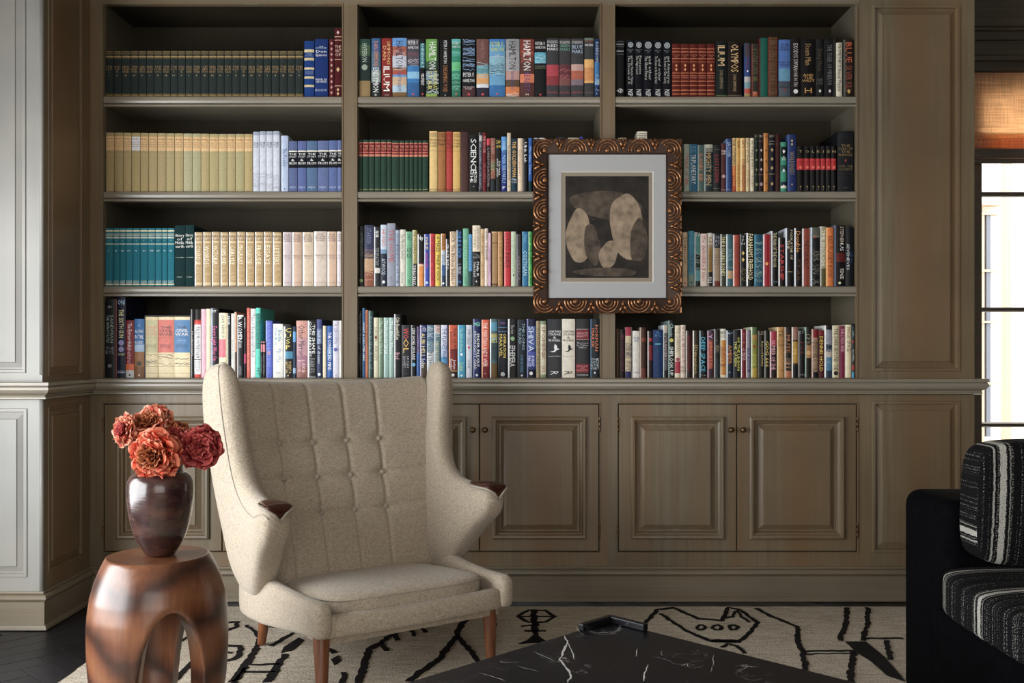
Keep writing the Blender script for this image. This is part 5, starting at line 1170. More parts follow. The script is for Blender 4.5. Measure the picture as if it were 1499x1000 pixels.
def catmull(S, sub):
    """smooth interpolation of the stations"""
    out = []
    flat = [[*a, *b, c] for a, b, c in S]
    for i in range(len(flat)-1):
        p0, p1, p2, p3 = flat[max(i-1,0)], flat[i], flat[i+1], flat[min(i+2,len(flat)-1)]
        for k in range(sub):
            t = k/sub
            out.append([0.5*(2*p1[j] + (p2[j]-p0[j])*t + (2*p0[j]-5*p1[j]+4*p2[j]-p3[j])*t*t + (3*p1[j]-p0[j]-3*p2[j]+p3[j])*t**3) for j in range(7)])
    out.append(flat[-1]); return out
AU, AV, AZ = -.020, .72, -.018
ST2 = []
for i, (F_, B_, T_) in enumerate(ST):
    k = min(1.0, max(0.0, (i-4)/4)); top = .018*max(0, 1-i/5)
    def adj(q): return (q[0]+AU*k, q[1]*(1-(1-AV)*k) if q[1] > 0 else q[1], q[2] + AZ*k + top)
    ST2.append((adj(F_), adj(B_), T_))
SS = catmull(ST2, 4)
def sgnpow(v, n): return math.copysign(abs(v)**n, v)
def wing_ring(s, side, n=28, grow=0.0):
    F, Bk, T = Vector(s[0:3]), Vector(s[3:6]), s[6]
    C = (F+Bk)/2; h = (F-Bk)/2; lat = Vector((1,0,0)); r = []
    for j in range(n):
        a = 2*math.pi*j/n
        e = 0.72
        p = C + h*(1+grow)*sgnpow(math.cos(a), e) + lat*(T/2*(1+grow))*sgnpow(math.sin(a), e)
        r.append(p)
    return [L(side*p.x, p.y, p.z) for p in r]
for side in (-1, 1):
    b = B(); b.loft([wing_ring(s, side) for s in SS]); wg = b.out('wing', M_linen, CH, smooth=True)
    for j in (4, 24):                                            # seams: outer and inner front edges (28 per ring)
        pts = [wing_ring(s, side, grow=0.006)[j] for s in SS[3:-6]]
        b = B(); b.tube(pts, 0.0026, 6); 
        if j == 4: b.out('piping', M_pipe, wg, smooth=True)
    # wooden arm tip: boat shaped, running into a point at the front
    b = B(); rings = []
    for v, w, dz, kd in ((0.035,.004,.0,.004),(0.055,.020,.003,.010),(0.09,.031,.006,.014),(0.13,.037,.008,.018),(0.17,.041,.009,.022),(0.205,.043,.009,.026),(0.232,.043,.007,.034),(0.246,.040,.003,.040),(0.252,.034,-.004,.034)):
        uc = 0.414 + 0.012*v/0.25; r = []
        zc = 0.598 + (0.000 if v < 0.2 else -0.002)
        for j in range(20):
            a = 2*math.pi*j/20
            x = w*math.cos(a); z = math.sin(a)
            z = z*dz if z > 0 else -kd*(1-abs(math.cos(a)))**0.8
            r.append(L(side*(uc+x+AU), v*AV, zc + z + dz*0.3 + AZ))
        rings.append(r)
    b.loft(rings); b.out('arm_tip', M_paw, CH, smooth=True)
    # fabric lip round the arm tip
    b = B(); pts = []
    for v, w, dz, kd in ((0.050,.020,.0,.0),(0.09,.035,.0,.0),(0.13,.041,.0,.0),(0.17,.045,.0,.0),(0.205,.047,.0,.0),(0.232,.0465,0,0),(0.25,.040,-.004,0)):
        pts.append((0.414+0.012*v/0.25, v, w, dz))
    outer = [L(side*(u+w+AU), v*AV, 0.592+dz+AZ) for u, v, w, dz in pts] + [L(side*(0.446+AU), .2585*AV, .575+AZ), L(side*(0.427+AU), .256*AV, .552+AZ)]
    inner = [L(side*(u-w+AU), v*AV, 0.592+dz+AZ) for u, v, w, dz in pts] + [L(side*(0.408+AU), .2585*AV, .575+AZ), L(side*(0.427+AU), .256*AV, .552+AZ)]
    b.tube(outer, 0.0042, 7); b.tube(inner, 0.0042, 7); b.out('piping', M_pipe, wg, smooth=True)

# buttoned back
BU = [-.222, -.092, .044, .176]; BZ = [.726, .602, .478]
def back_pt(a, t):
    """a -1..1 across, t 0..1 up"""
    z = .235 + .715*t + .018*a*a*t
    W = .335 + .065*t
    u = a*W
    v = -.150 - .175*t - .040*(1-a*a)*t
    dz = 0.0; dv = 0.016*(1-a**4)
    seam = 0.0
    for bu in BU: seam = max(seam, math.exp(-((u - bu*(0.93+0.10*t))/.0075)**2))
    rowm = 0.0
    for bz in BZ: rowm = max(rowm, math.exp(-((z-bz-.012*a*a)/.011)**2))
    dv -= 0.0075*max(seam*(1.0 if t > 0.02 else 0), rowm*0.75)
    # pillows between the seams
    for bz in BZ:
        for bu in BU:
            r2 = (u-bu*(0.93+0.10*t))**2 + (z-bz)**2; dv -= 0.013*math.exp(-r2/.030**2)
    if t > 0.93:
        k = (t-0.93)/0.07; z = .235 + .715*0.93 + .018*a*a*0.93 + 0.045*math.sin(k*math.pi/2); v = v - 0.055*(1-math.cos(k*math.pi/2)); 
    return u, v+dv, z
b = B(); nu, nv = 180, 190
front = [[L(*back_pt(-1+2*i/nu, j/nv)) for i in range(nu+1)] for j in range(nv+1)]
bk = [[(lambda q: (q[0], q[1]+0.06, q[2]))(front[j][i]) for i in range(nu+1)] for j in range(nv+1)]
b.loft(front, False, closed=False); n0 = len(b.v)
rim = [front[0][i] for i in range(nu+1)] + [front[j][nu] for j in range(1, nv+1)] + [front[nv][i] for i in range(nu-1, -1, -1)] + [front[j][0] for j in range(nv-1, 0, -1)]
rim2 = [(x, y+0.07, z-0.012) for x, y, z in rim]
b.loft([rim, rim2], False); b.add(rim2, [tuple(range(len(rim2)))])
bc_o = b.out('backrest', M_linen, CH, smooth=True)
for bz in BZ:
    for bu in BU:
        t = (bz-.235)/.715; u = bu*(0.93+0.10*t)
        a = u/(.335+.065*t); q0 = back_pt(a, t)
        b = B(); rings = []
        for r, h in ((0.0001,0.0105),(0.005,0.0100),(0.0085,0.0078),(0.0102,0.004),(0.0100,-0.003)):
            rings.append([(q0[0]+r*math.cos(2*math.pi*k/14), -(q0[1]+h+0.002), q0[2]+CZ+r*math.sin(2*math.pi*k/14)) for k in range(14)])
        b.loft(rings); b.out('button', M_pipe, bc_o, smooth=True)
# outer back shell
b = B(); rings = []
for t in [k/12 for k in range(13)]:
    z = .17 + .77*t; r = []
    W = .35 + .07*t; v0 = -.285 - .135*t
    for i in range(17):
        a = -1+2*i/16; r.append(L(a*W, v0 - .045*(1-a*a), z))
    for i in range(17):
        a = 1-2*i/16; r.append(L(a*(W-.02), v0 + .03 - .04*(1-a*a), z-(0.02 if t == 1 else 0)))
    rings.append(r)
b.loft(rings); b.out('back_shell', M_linen, CH, smooth=True, angle=60)

# seat frame: side rails with rounded lips, front rail
def rail(pts, name):
    """pts: (u, v, z, half width along lateral, half height, lateral dir)"""
    b = B(); rings = []
    for u, v, z, hw, hh, lu, lv in pts:
        r = []
        for j in range(20):
            a = 2*math.pi*j/20; c, s = sgnpow(math.cos(a), .55), sgnpow(math.sin(a), .55)
            r.append(L(u + lu*hw*c, v + lv*hw*c, z + hh*s))
        rings.append(r)
    b.loft(rings); return b.out(name, M_linen, CH, smooth=True)
for s in (-1, 1):
    rail([(s*.350,-.30,.212,.012,.052,1,0),(s*.352,-.28,.222,.022,.078,1,0),(s*.354,-.20,.230,.027,.086,1,0),(s*.352,-.08,.230,.027,.080,1,0),(s*.345,.05,.232,.027,.068,1,0),(s*.338,.18,.238,.027,.058,1,0),(s*.334,.27,.244,.027,.055,1,0),(s*.333,.325,.247,.027,.055,1,0),(s*.332,.345,.246,.024,.050,1,0),(s*.332,.354,.245,.014,.036,1,0)], 'side_rail')
rail([(x, .318 + .012*(1-(x/.31)**2), .224-.002*(1-(x/.31)**2), .024, .034, 0, 1) for x in [-.315+.63*k/14 for k in range(15)]], 'front_rail')
rail([(x, -.255, .19, .03, .05, 0, 1) for x in (-.33, -.1, .1, .33)], 'rear_rail')
b = B(); b.box(-.32, .32, -.31, .24, .165+CZ, .21+CZ); b.out('seat_deck', M_linen, CH)

def cushion(name, m, sx, sy, sz, r, crown, parent, place, n=16, uv=None, wob=0.0, seed=1, pw_=5.0):
    """rounded, crowned cushion; place maps local (x,y,z) to the parent's frame"""
    bm = bmesh.new(); rr = random.Random(seed); idx = {}
    def P(x, y, z):
        # superellipsoid-like box with crowned faces
        k = pw_
        X, Y, Z = x, y, z
        l = (abs(X)**k + abs(Y)**k + abs(Z)**k) ** (1/k)
        X, Y, Z = X/l, Y/l, Z/l
        ex = (1-min(1, abs(X))**2)*(1-min(1, abs(Y))**2)
        zz_ = Z*sz*(1 + crown*ex)
        corner = 1 - 0.06*(abs(X)*abs(Y))**3
        return (X*sx*corner, Y*sy*corner, zz_ + wob*math.sin(5*X+3*Y+seed))
    V, F = [], []
    def vid(x, y, z):
        key = (round(x, 5), round(y, 5), round(z, 5))
        if key not in idx: idx[key] = len(V); V.append(P(x, y, z))
        return idx[key]
    def face(f):
        for i in range(n):
            for j in range(n):
                q = [(-1+2*i/n, -1+2*j/n), (-1+2*(i+1)/n, -1+2*j/n), (-1+2*(i+1)/n, -1+2*(j+1)/n), (-1+2*i/n, -1+2*(j+1)/n)]
                F.append(tuple(vid(*f(a, c)) for a, c in q))
    for s in (-1, 1):
        face(lambda a, c, s=s: (a, c, s)); face(lambda a, c, s=s: (a, s, c)); face(lambda a, c, s=s: (s, a, c))
    bm.free(); b = B(); b.add([place(*p0) for p0 in V], F)
    return b.out(name, m, parent, smooth=True, uv=uv), P
def seat_place(x, y, z):
    v = .065 + y; slope = (v + .18)/.48
    return L(x*(1 - 0.04*(1-slope)), v, .233 + .038*max(0, slope) + z)
sc_, PP = cushion('seat_cushion', M_linen, .302, .262, .040, .02, .30, CH, seat_place, 22)
ring = []
for k in range(96):
    a = 2*math.pi*k/96; x, y = sgnpow(math.cos(a), .38), sgnpow(math.sin(a), .38)
    m_ = max(abs(x), abs(y)); x, y = x/m_, y/m_
    p0 = PP(x, y, 0.52); ring.append(seat_place(p0[0]*1.006, p0[1]*1.006, p0[2]))
b = B(); b.tube(ring + [ring[0]], 0.0034, 6); b.out('piping', M_pipe, sc_, smooth=True)
# legs
for (u0, v0, z0, u1, v1, r0, r1) in ((-.322,.300,.200,-.340,.345,.0265,.0165),(.300,.285,.200,.290,.310,.0265,.0165),(-.290,-.245,.170,-.285,-.300,.023,.0145),(.290,-.245,.170,.285,-.300,.023,.0145)):
    b = B(); b.loft([[L(u0+(u1-u0)*t + (r0+(r1-r0)*t)*math.cos(2*math.pi*k/16), v0+(v1-v0)*t + (r0+(r1-r0)*t)*math.sin(2*math.pi*k/16), z0*(1-t)+(RZ+0.0045)*t) for k in range(16)] for t in (0, .1, .4, .8, .97, 1)])
    b.out('leg', M_leg, CH, smooth=True, angle=40)

# ================================================================ CARVED WOODEN STOOL
SXc, SYc = xx(231.5, -1.45), -1.45
st = thing('carved_stool', 'brown carved wooden stool with arched openings holding the vase', 'side table', (SXc, SYc, 0.0))
M_stool, nt, p, ns, ln = mat('polished_suar_wood')
n = N(nt, 'ShaderNodeTexNoise', i_Scale=1.0, i_Detail=3.0); ln.new(coords(nt, (2.2,2.2,3.4)), n.inputs['Vector'])
vm = N(nt, 'ShaderNodeVectorMath', operation='MULTIPLY_ADD'); 
ln.new(coords(nt, (1,1,1)), vm.inputs[0]); vm.inputs[1].default_value = (11, 11, 5.5); ln.new(n.outputs['Color'], vm.inputs[2])
wv = N(nt, 'ShaderNodeTexWave', i_Scale=0.40, i_Distortion=3.0, i_Detail=3.0); wv.inputs['Detail Scale'].default_value = 1.3; wv.wave_type = 'RINGS'
ln.new(vm.outputs[0], wv.inputs['Vector'])
n3 = N(nt, 'ShaderNodeTexNoise', i_Scale=1.0, i_Detail=5.0); ln.new(coords(nt, (120,120,7)), n3.inputs['Vector'])
c = ramp(nt, wv.outputs[0], [(0.0, (0.045,0.016,0.008)), (0.18, (0.090,0.031,0.015)), (0.55, (0.145,0.052,0.023)), (1.0, (0.19,0.074,0.032))])
ln.new(mixc(nt, c, ramp(nt, n3.outputs[0], [(0.3, (0.72,0.70,0.68)), (0.7, (1.1,1.1,1.1))]), 1.0, 'MULTIPLY'), p.inputs['Base Color'])
p.inputs['Roughness'].default_value = 0.30; p.inputs['Coat Weight'].default_value = 0.15; p.inputs['Coat Roughness'].default_value = 0.3
PR = [(0.0,.150),(.06,.165),(.139,.180),(.22,.186),(.306,.187),(.34,.185),(.39,.178),(.431,.167),(.465,.153),(.485,.143),(.494,.138)]
def srad(z):
    for (z0, r0), (z1, r1) in zip(PR[:-1], PR[1:]):
        if z <= z1: 
            t = (z-z0)/(z1-z0); return r0+(r1-r0)*t
    return PR[-1][1]
H0 = RZ + 0.004
cols = []
for k in range(3):
    tc = R(-90 + 31.5 + 120*k); w = R(31 if k == 0 else 29); ha = .372 if k == 0 else .35
    nop = 26
    for i in range(nop+1):
        ph = math.pi*i/nop; cols.append((tc - w*math.cos(ph), H0 + (ha-H0)*max(0.0, math.sin(ph))**0.75))
    t0, t1 = tc + w, tc + R(120) - R(29 if k < 2 else 31)
    for i in range(1, 14): cols.append((t0 + (t1-t0)*i/14, H0))
ZT = 0.496
def outer(t, z): r = srad(z)*(1 + 0.012*math.sin(3*t+0.6)); return (r*math.cos(t), r*math.sin(t), z)
def inner(t, z): r = max(0.02, srad(z)*(1+0.012*math.sin(3*t+0.6)) - 0.052 - 0.02*max(0, (z-.3)/.2)); return (r*math.cos(t), r*math.sin(t), z)
nz = 60; b = B(); nc = len(cols); rings = []
for i, (t, z0) in enumerate(cols):
    col = []
    top_in = 0.43
    for j in range(nz+1): 
        z = max(z0, top_in + (H0-top_in)*j/nz)
        col.append(inner(t, z))
    r0 = (outer(t, z0)); ri = inner(t, z0)
    for f, dz in ((0.12, -.0), (0.5, -.0), (0.88, -.0)):
        col.append((ri[0]+(r0[0]-ri[0])*f, ri[1]+(r0[1]-ri[1])*f, z0 + (0.0 if f == 0.5 else 0.0)))
    for j in range(nz+1):
        z = max(z0, H0 + (ZT-0.004-H0)*j/nz); q0 = outer(t, z)
        if z - z0 < 0.006 and z0 > 0.01:
            s = 1 - 0.006*(1-(z-z0)/0.006)/0.18; q0 = (q0[0]*s, q0[1]*s, z)
        col.append(q0)
    r = srad(.494)
    for f, z in ((0.985, ZT-0.001), (0.96, ZT), (0.93, ZT-0.001), (0.6, ZT-0.0012), (0.3, ZT-0.0012)): col.append((r*f*math.cos(t), r*f*math.sin(t), z))
    rings.append(col)
m_ = len(rings[0]); vs = [q0 for r in rings for q0 in r]; fs = []
for i in range(nc):
    for j in range(m_-1):
        k = (i+1) % nc; fs.append((i*m_+j, k*m_+j, k*m_+j+1, i*m_+j+1))
cv = len(vs); vs.append((0, 0, ZT-0.0012)); vs.append((0, 0, 0.43))
for i in range(nc):
    k = (i+1) % nc; fs.append((i*m_+m_-1, k*m_+m_-1, cv)); fs.append((k*m_, i*m_, cv+1))
b.add(vs, fs); o = b.out('carved_body', M_stool, st)
bm = bmesh.new(); bm.from_mesh(o.data); bmesh.ops.remove_doubles(bm, verts=bm.verts, dist=2e-5); bmesh.ops.dissolve_degenerate(bm, edges=bm.edges, dist=1e-5); bmesh.ops.recalc_face_normals(bm, faces=bm.faces); bm.to_mesh(o.data); bm.free()
o.data.shade_smooth(); o.data.set_sharp_from_angle(angle=R(50))

# ================================================================ VASE AND FLOWERS
VXc, VYc = xx(235, -1.45), -1.45
M_vase, nt, p, ns, ln = mat('dark_glazed_stoneware')
n = N(nt, 'ShaderNodeTexNoise', i_Scale=1.0, i_Detail=4.0); ln.new(coords(nt, (14,14,26)), n.inputs['Vector'])
n2 = N(nt, 'ShaderNodeTexNoise', i_Scale=1.0, i_Detail=2.0); ln.new(coords(nt, (7,7,150)), n2.inputs['Vector'])
ln.new(ramp(nt, n.outputs[0], [(0.3, (0.018,0.009,0.009)), (0.5, (0.040,0.017,0.015)), (0.72, (0.085,0.034,0.022))]), p.inputs['Base Color'])
ln.new(ramp(nt, n.outputs[0], [(0.3, (0.14,0.14,0.14)), (0.7, (0.36,0.36,0.36))]), p.inputs['Roughness'])
ln.new(bump(nt, n2.outputs[0], 0.5, 0.0012), p.inputs['Normal'])
p.inputs['Coat Weight'].default_value = 0.4; p.inputs['Coat Roughness'].default_value = 0.12
va = thing('vase', 'dark brown glazed oval ceramic vase standing on the carved stool', 'vase', (VXc, VYc, ZT+0.0006))
VP = [(.034,0),(.040,.002),(.052,.022),(.066,.046),(.0755,.076),(.0838,.115),(.088,.150),(.0892,.180),(.0875,.202),(.082,.216),(.073,.226),(.064,.230),(.060,.233),(.060,.240),(.064,.254),(.0665,.262),(.0650,.2635),(.0600,.255),(.0555,.240),(.055,.228),(.064,.215),(.078,.19),(.08,.12),(.05,.03),(.001,.015)]
b = B(); b.lathe(VP, 48); 
b.v = [(x*(1+.012*math.sin(3*math.atan2(y,x)+z*9)), y*(1+.012*math.cos(2*math.atan2(y,x)+z*7)), z) for x, y, z in b.v]
b.out('body', M_vase, va, smooth=True)

M_petal, nt, p, ns, ln = mat('ranunculus_petal')
a = N(nt, 'ShaderNodeAttribute', attribute_name='Col'); n = N(nt, 'ShaderNodeTexNoise', i_Scale=1.0, i_Detail=3.0); ln.new(coords(nt, (90,90,90)), n.inputs['Vector'])
cc = mixc(nt, a.outputs['Color'], ramp(nt, n.outputs[0], [(0.35, (0.62,0.45,0.45)), (0.62, (1.1,1.1,1.1))]), 1.0, 'MULTIPLY')
ln.new(cc, p.inputs['Base Color']); p.inputs['Roughness'].default_value = 0.5; p.inputs['Specular IOR Level'].default_value = 0.3
tr = ns.new('ShaderNodeBsdfTranslucent'); ln.new(cc, tr.inputs[0]); mx = ns.new('ShaderNodeMixShader'); mx.inputs[0].default_value = 0.35
ln.new(p.outputs[0], mx.inputs[1]); ln.new(tr.outputs[0], mx.inputs[2]); ln.new(mx.outputs[0], ns['Material Output'].inputs[0])
M_stem = simple('green_stem', (0.13,0.20,0.045), 0.5)
M_core = simple('dark_flower_centre', (0.020,0.008,0.012), 0.7, noise=((300,300,300), 0.5, 1.0))
def mixt(a, c, t): return tuple(a[i]+(c[i]-a[i])*t for i in range(3)) + (1,)
def petal_mesh(name, seed, palette, wide=1.0):
    rr = random.Random(seed); b = B(); n, m = 9, 12; ph = [rr.uniform(0, 6.3) for _ in range(3)]
    inner_c, mid_c, edge_c = palette
    G = []
    for j in range(m+1):
        t = j/m; row_ = []
        wd = 0.74*wide*math.sin(min(1, t*1.15+0.12)*math.pi*0.62)**0.8
        for i in range(n+1):
            s = -1+2*i/n
            rf = 0.10*t*t*(math.sin(4*s+ph[0]) + 0.6*math.sin(9*s+ph[1]))
            length = t*(1 - 0.16*s*s*t) + 0.05*t*math.sin(6*s+ph[2])
            x = s*wd; z = 0.34*math.sin(t*1.75) - 0.12*t*t + 0.30*s*s*wd + rf
            row_.append((x, length, z))
        G.append(row_)
    for j in range(m):
        t = (j+0.5)/m
        for i in range(n):
            c = mixt(inner_c, mid_c, min(1, t/0.55)) if t < 0.55 else mixt(mid_c, edge_c, ((t-0.55)/0.45)**1.6)
            b.add([G[j][i], G[j][i+1], G[j+1][i+1], G[j+1][i]], [(0,1,2,3)], c)
    o = b.out(name, M_petal, None, smooth=True)
    bm = bmesh.new(); bm.from_mesh(o.data); bmesh.ops.remove_doubles(bm, verts=bm.verts, dist=1e-6); bm.to_mesh(o.data); bm.free(); o.data.shade_smooth()
    me = o.data; bpy.data.objects.remove(o); return me
PAL = {'peach': ((0.20,0.01,0.015), (0.70,0.10,0.06), (0.90,0.50,0.32)), 'coral': ((0.20,0.01,0.015), (0.72,0.075,0.035), (0.88,0.34,0.20)), 'wine': ((0.05,0.004,0.008), (0.30,0.016,0.024), (0.66,0.15,0.13)),
       'amber': ((0.06,0.005,0.008), (0.22,0.014,0.012), (0.60,0.22,0.085))}
PM = {k: [petal_mesh('petal', 10*i+s, PAL[k]) for s in range(4)] for i, k in enumerate(PAL)}
def flower(cx, cy, cz, axis, rad, pal_out, pal_in, label, seed, stem_to):
    rr = random.Random(seed); f = thing('ranunculus', label, 'flower', (cx, cy, cz), 0, 'ruffled ranunculus flowers in the vase')
    ax = Vector(axis).normalized(); q = ax.to_track_quat('Z', 'Y')
    layers = [(9, .10, 1.00, -12, pal_out), (9, .08, .93, 8, pal_out), (8, .07, .82, 26, pal_out), (9, .05, .68, 44, pal_in), (9, .035, .54, 60, pal_in), (8, .02, .40, 74, pal_in)]
    for li, (cnt, r0, ln_, tilt, pal) in enumerate(layers):
        off = rr.uniform(0, 6.28)
        for k in range(cnt):
            o = bpy.data.objects.new('petal', rr.choice(PM[pal])); COL.objects.link(o); o.parent = f
            a_ = off + 2*math.pi*k/cnt + rr.uniform(-.15, .15); ti = R(tilt + rr.uniform(-9, 9)); s = rad*ln_*rr.uniform(.9, 1.08)
            M = q.to_matrix().to_4x4() @ Matrix.Rotation(a_, 4, 'Z') @ Matrix.Translation((0, rad*r0, -rad*.18 + li*rad*.035)) @ Matrix.Rotation(ti, 4, 'X') @ Matrix.Rotation(rr.uniform(-.25, .25), 4, 'Y') @ Matrix.Diagonal((s*1.05, s, s*.9, 1))
            o.matrix_local = M
    b = B(); 
    for k in range(26):
        a_ = k*2.4; r = rad*.028*math.sqrt(k); p0 = q @ Vector((r*math.cos(a_), r*math.sin(a_), rad*.16)); p1 = q @ Vector((r*1.2*math.cos(a_), r*1.2*math.sin(a_), rad*.30)); b.tube([p0, p1], rad*.022, 5)
    b.out('centre', M_core, f)
    b = B(); p0 = Vector((0,0,0)) - ax*rad*.12; p3 = Vector(stem_to) - Vector((cx, cy, cz)); p1 = p0 - ax*rad*1.1; p2 = p3 + Vector((0,0,.05))
    pts = [((1-t)**3)*p0 + 3*(1-t)**2*t*p1 + 3*(1-t)*t*t*p2 + t**3*p3 for t in [k/12 for k in range(13)]]
    b.tube(pts, 0.0032, 7); b.out('stem', M_stem, f, smooth=True)
kf = 0.0019
def fpos(px, py, Y): return ((px-VX)*(Y-CAM_Y)/FPX, Y, CAM_Z - (py-VY)*(Y-CAM_Y)/FPX)
NK = (VXc, VYc, ZT+.235)
for px, py, Y, ax, r, po_, pi_, lab, sd, dx in [
    (184, 630, -1.46, (-.55,-.75,.15), .040, 'peach', 'wine', 'peach and wine ruffled flower, leftmost in the vase', 1, -.02),
    (221, 621, -1.44, (-.05,-.70,.62), .055, 'peach', 'amber', 'large amber ruffled flower at the top of the vase bunch', 2, -.01),
    (256, 641, -1.45, (.30,-.72,.40), .043, 'amber', 'wine', 'dark amber flower between the top and the right bloom', 3, .01),
    (227, 667, -1.515, (-.12,-.86,-.10), .062, 'coral', 'amber', 'wide open coral orange flower drooping over the vase front', 4, -.01),
    (294, 654, -1.47, (.30,-.90,.10), .054, 'wine', 'wine', 'deep red ruffled flower, rightmost, beside the armchair wing', 5, .03)]:
    x, y, z = fpos(px, py, Y); flower(x, y, z, ax, r*.99, po_, pi_, lab, sd, (NK[0]+dx*.6, NK[1], NK[2]-.03))

# ================================================================ BLACK MARBLE TABLE
HT = 0.36
ctx = on_floor(893, 909, HT); 
tb = thing('coffee_table', 'low square black marble coffee table with white veins and raised corner lip', 'table', (ctx.x, ctx.y-0.62, 0.0), R(45))
M_marble, nt, p, ns, ln = mat('black_veined_marble')
n = N(nt, 'ShaderNodeTexNoise', i_Scale=3.0, i_Detail=6.0, i_Roughness=0.6); ln.new(coords(nt, (1,1,1)), n.inputs['Vector'])
vm = N(nt, 'ShaderNodeVectorMath', operation='MULTIPLY_ADD'); ln.new(n.outputs['Color'], vm.inputs[0]); vm.inputs[1].default_value = (.55,.55,.55); ln.new(coords(nt, (1,1,1)), vm.inputs[2])
vo = N(nt, 'ShaderNodeTexVoronoi', i_Scale=4.2, feature='DISTANCE_TO_EDGE'); ln.new(vm.outputs[0], vo.inputs['Vector'])
vo2 = N(nt, 'ShaderNodeTexVoronoi', i_Scale=15.0, feature='DISTANCE_TO_EDGE'); ln.new(vm.outputs[0], vo2.inputs['Vector'])
n4 = N(nt, 'ShaderNodeTexNoise', i_Scale=6.0, i_Detail=3.0); ln.new(coords(nt, (1,1,1)), n4.inputs['Vector'])
v1 = ramp(nt, vo.outputs[0], [(0.0, (1,1,1)), (0.012, (0,0,0))]); v2 = ramp(nt, vo2.outputs[0], [(0.0, (.55,.55,.55)), (0.022, (0,0,0))])
g1 = ramp(nt, n4.outputs[0], [(0.50, (0,0,0)), (0.62, (1,1,1))])
vv = mixc(nt, mixc(nt, v1, v2, 0.6, 'ADD'), g1, 1.0, 'MULTIPLY')
ln.new(mixc(nt, (0.006,0.006,0.008,1), (0.48,0.47,0.45,1), vv), p.inputs['Base Color'])
p.inputs['Roughness'].default_value = 0.36; p.inputs['Specular IOR Level'].default_value = 0.18
S = 0.62*math.sqrt(2)/2*1.0
b = B(); b.box(-S, S, -S, S, HT-.05, HT); b.out('marble_top', M_marble, tb, bevel=0.003)
b = B(); b.box(-S+.03, S-.03, -S+.03, S-.03, 0.017, HT-.0505); b.out('plinth', M_marble, tb, bevel=0.003)
lw, lh, ll = .018, .018, .125
b = B(); b.loft([[(S-a_, S-c_, HT+z) for a_, c_ in ((0,0),(ll,0),(ll,lw),(lw,lw),(lw,ll),(0,ll))] for z in (0.0002, lh)]); b.out('raised_lip', M_marble, tb, bevel=0.003)
# the bold white veins of the top
def vein(pts, w):
    rr = random.Random(int(pts[0][0])); b = B(); P = [on_floor(x, y, HT+.0004) for x, y in pts]; Lr = []; inv = Matrix.Rotation(-R(45), 3, 'Z')
    Q = []
    for a_, c_ in zip(P[:-1], P[1:]):
        for i in range(4): Q.append(a_.lerp(c_, i/4) + Vector((rr.uniform(-.002,.002), rr.uniform(-.002,.002), 0)))
    Q.append(P[-1])
    for i, q0 in enumerate(Q):
        d = (Q[min(i+1,len(Q)-1)] - Q[max(i-1,0)]); d.z = 0; d.normalize(); nn = Vector((-d.y, d.x, 0)); ww = w*rr.uniform(.25, 1)*(1 if 0 < i < len(Q)-1 else .1)
        Lr.append([inv @ (q0 + nn*ww/2 - tb.location), inv @ (q0 - nn*ww/2 - tb.location)])
    b.loft(Lr, False, closed=False); b.out('marble_vein', M_vein, tb)
M_vein = simple('white_calcite_vein', (0.55,0.55,0.53), 0.25)
for pts, w in [([(826,930),(832,941),(826,952),(820,965),(832,980),(836,992),(830,1000)], .007), ([(832,941),(838,955),(842,966)], .003), ([(949,972),(945,985),(943,998)], .005), ([(934,948),(932,962)], .002), ([(968,952),(970,960)], .002), ([(996,974),(1006,972),(1008,976)], .003), ([(1046,958),(1044,974),(1040,985)], .002), ([(842,918),(850,926)], .002), ([(780,954),(800,962),(812,968)], .002), ([(700,985),(722,990),(740,997)], .002), ([(760,975),(790,984)], .0015), ([(912,905),(908,918),(900,927)], .0025), ([(860,925),(880,929),(905,927)], .002)]: vein(pts, w)

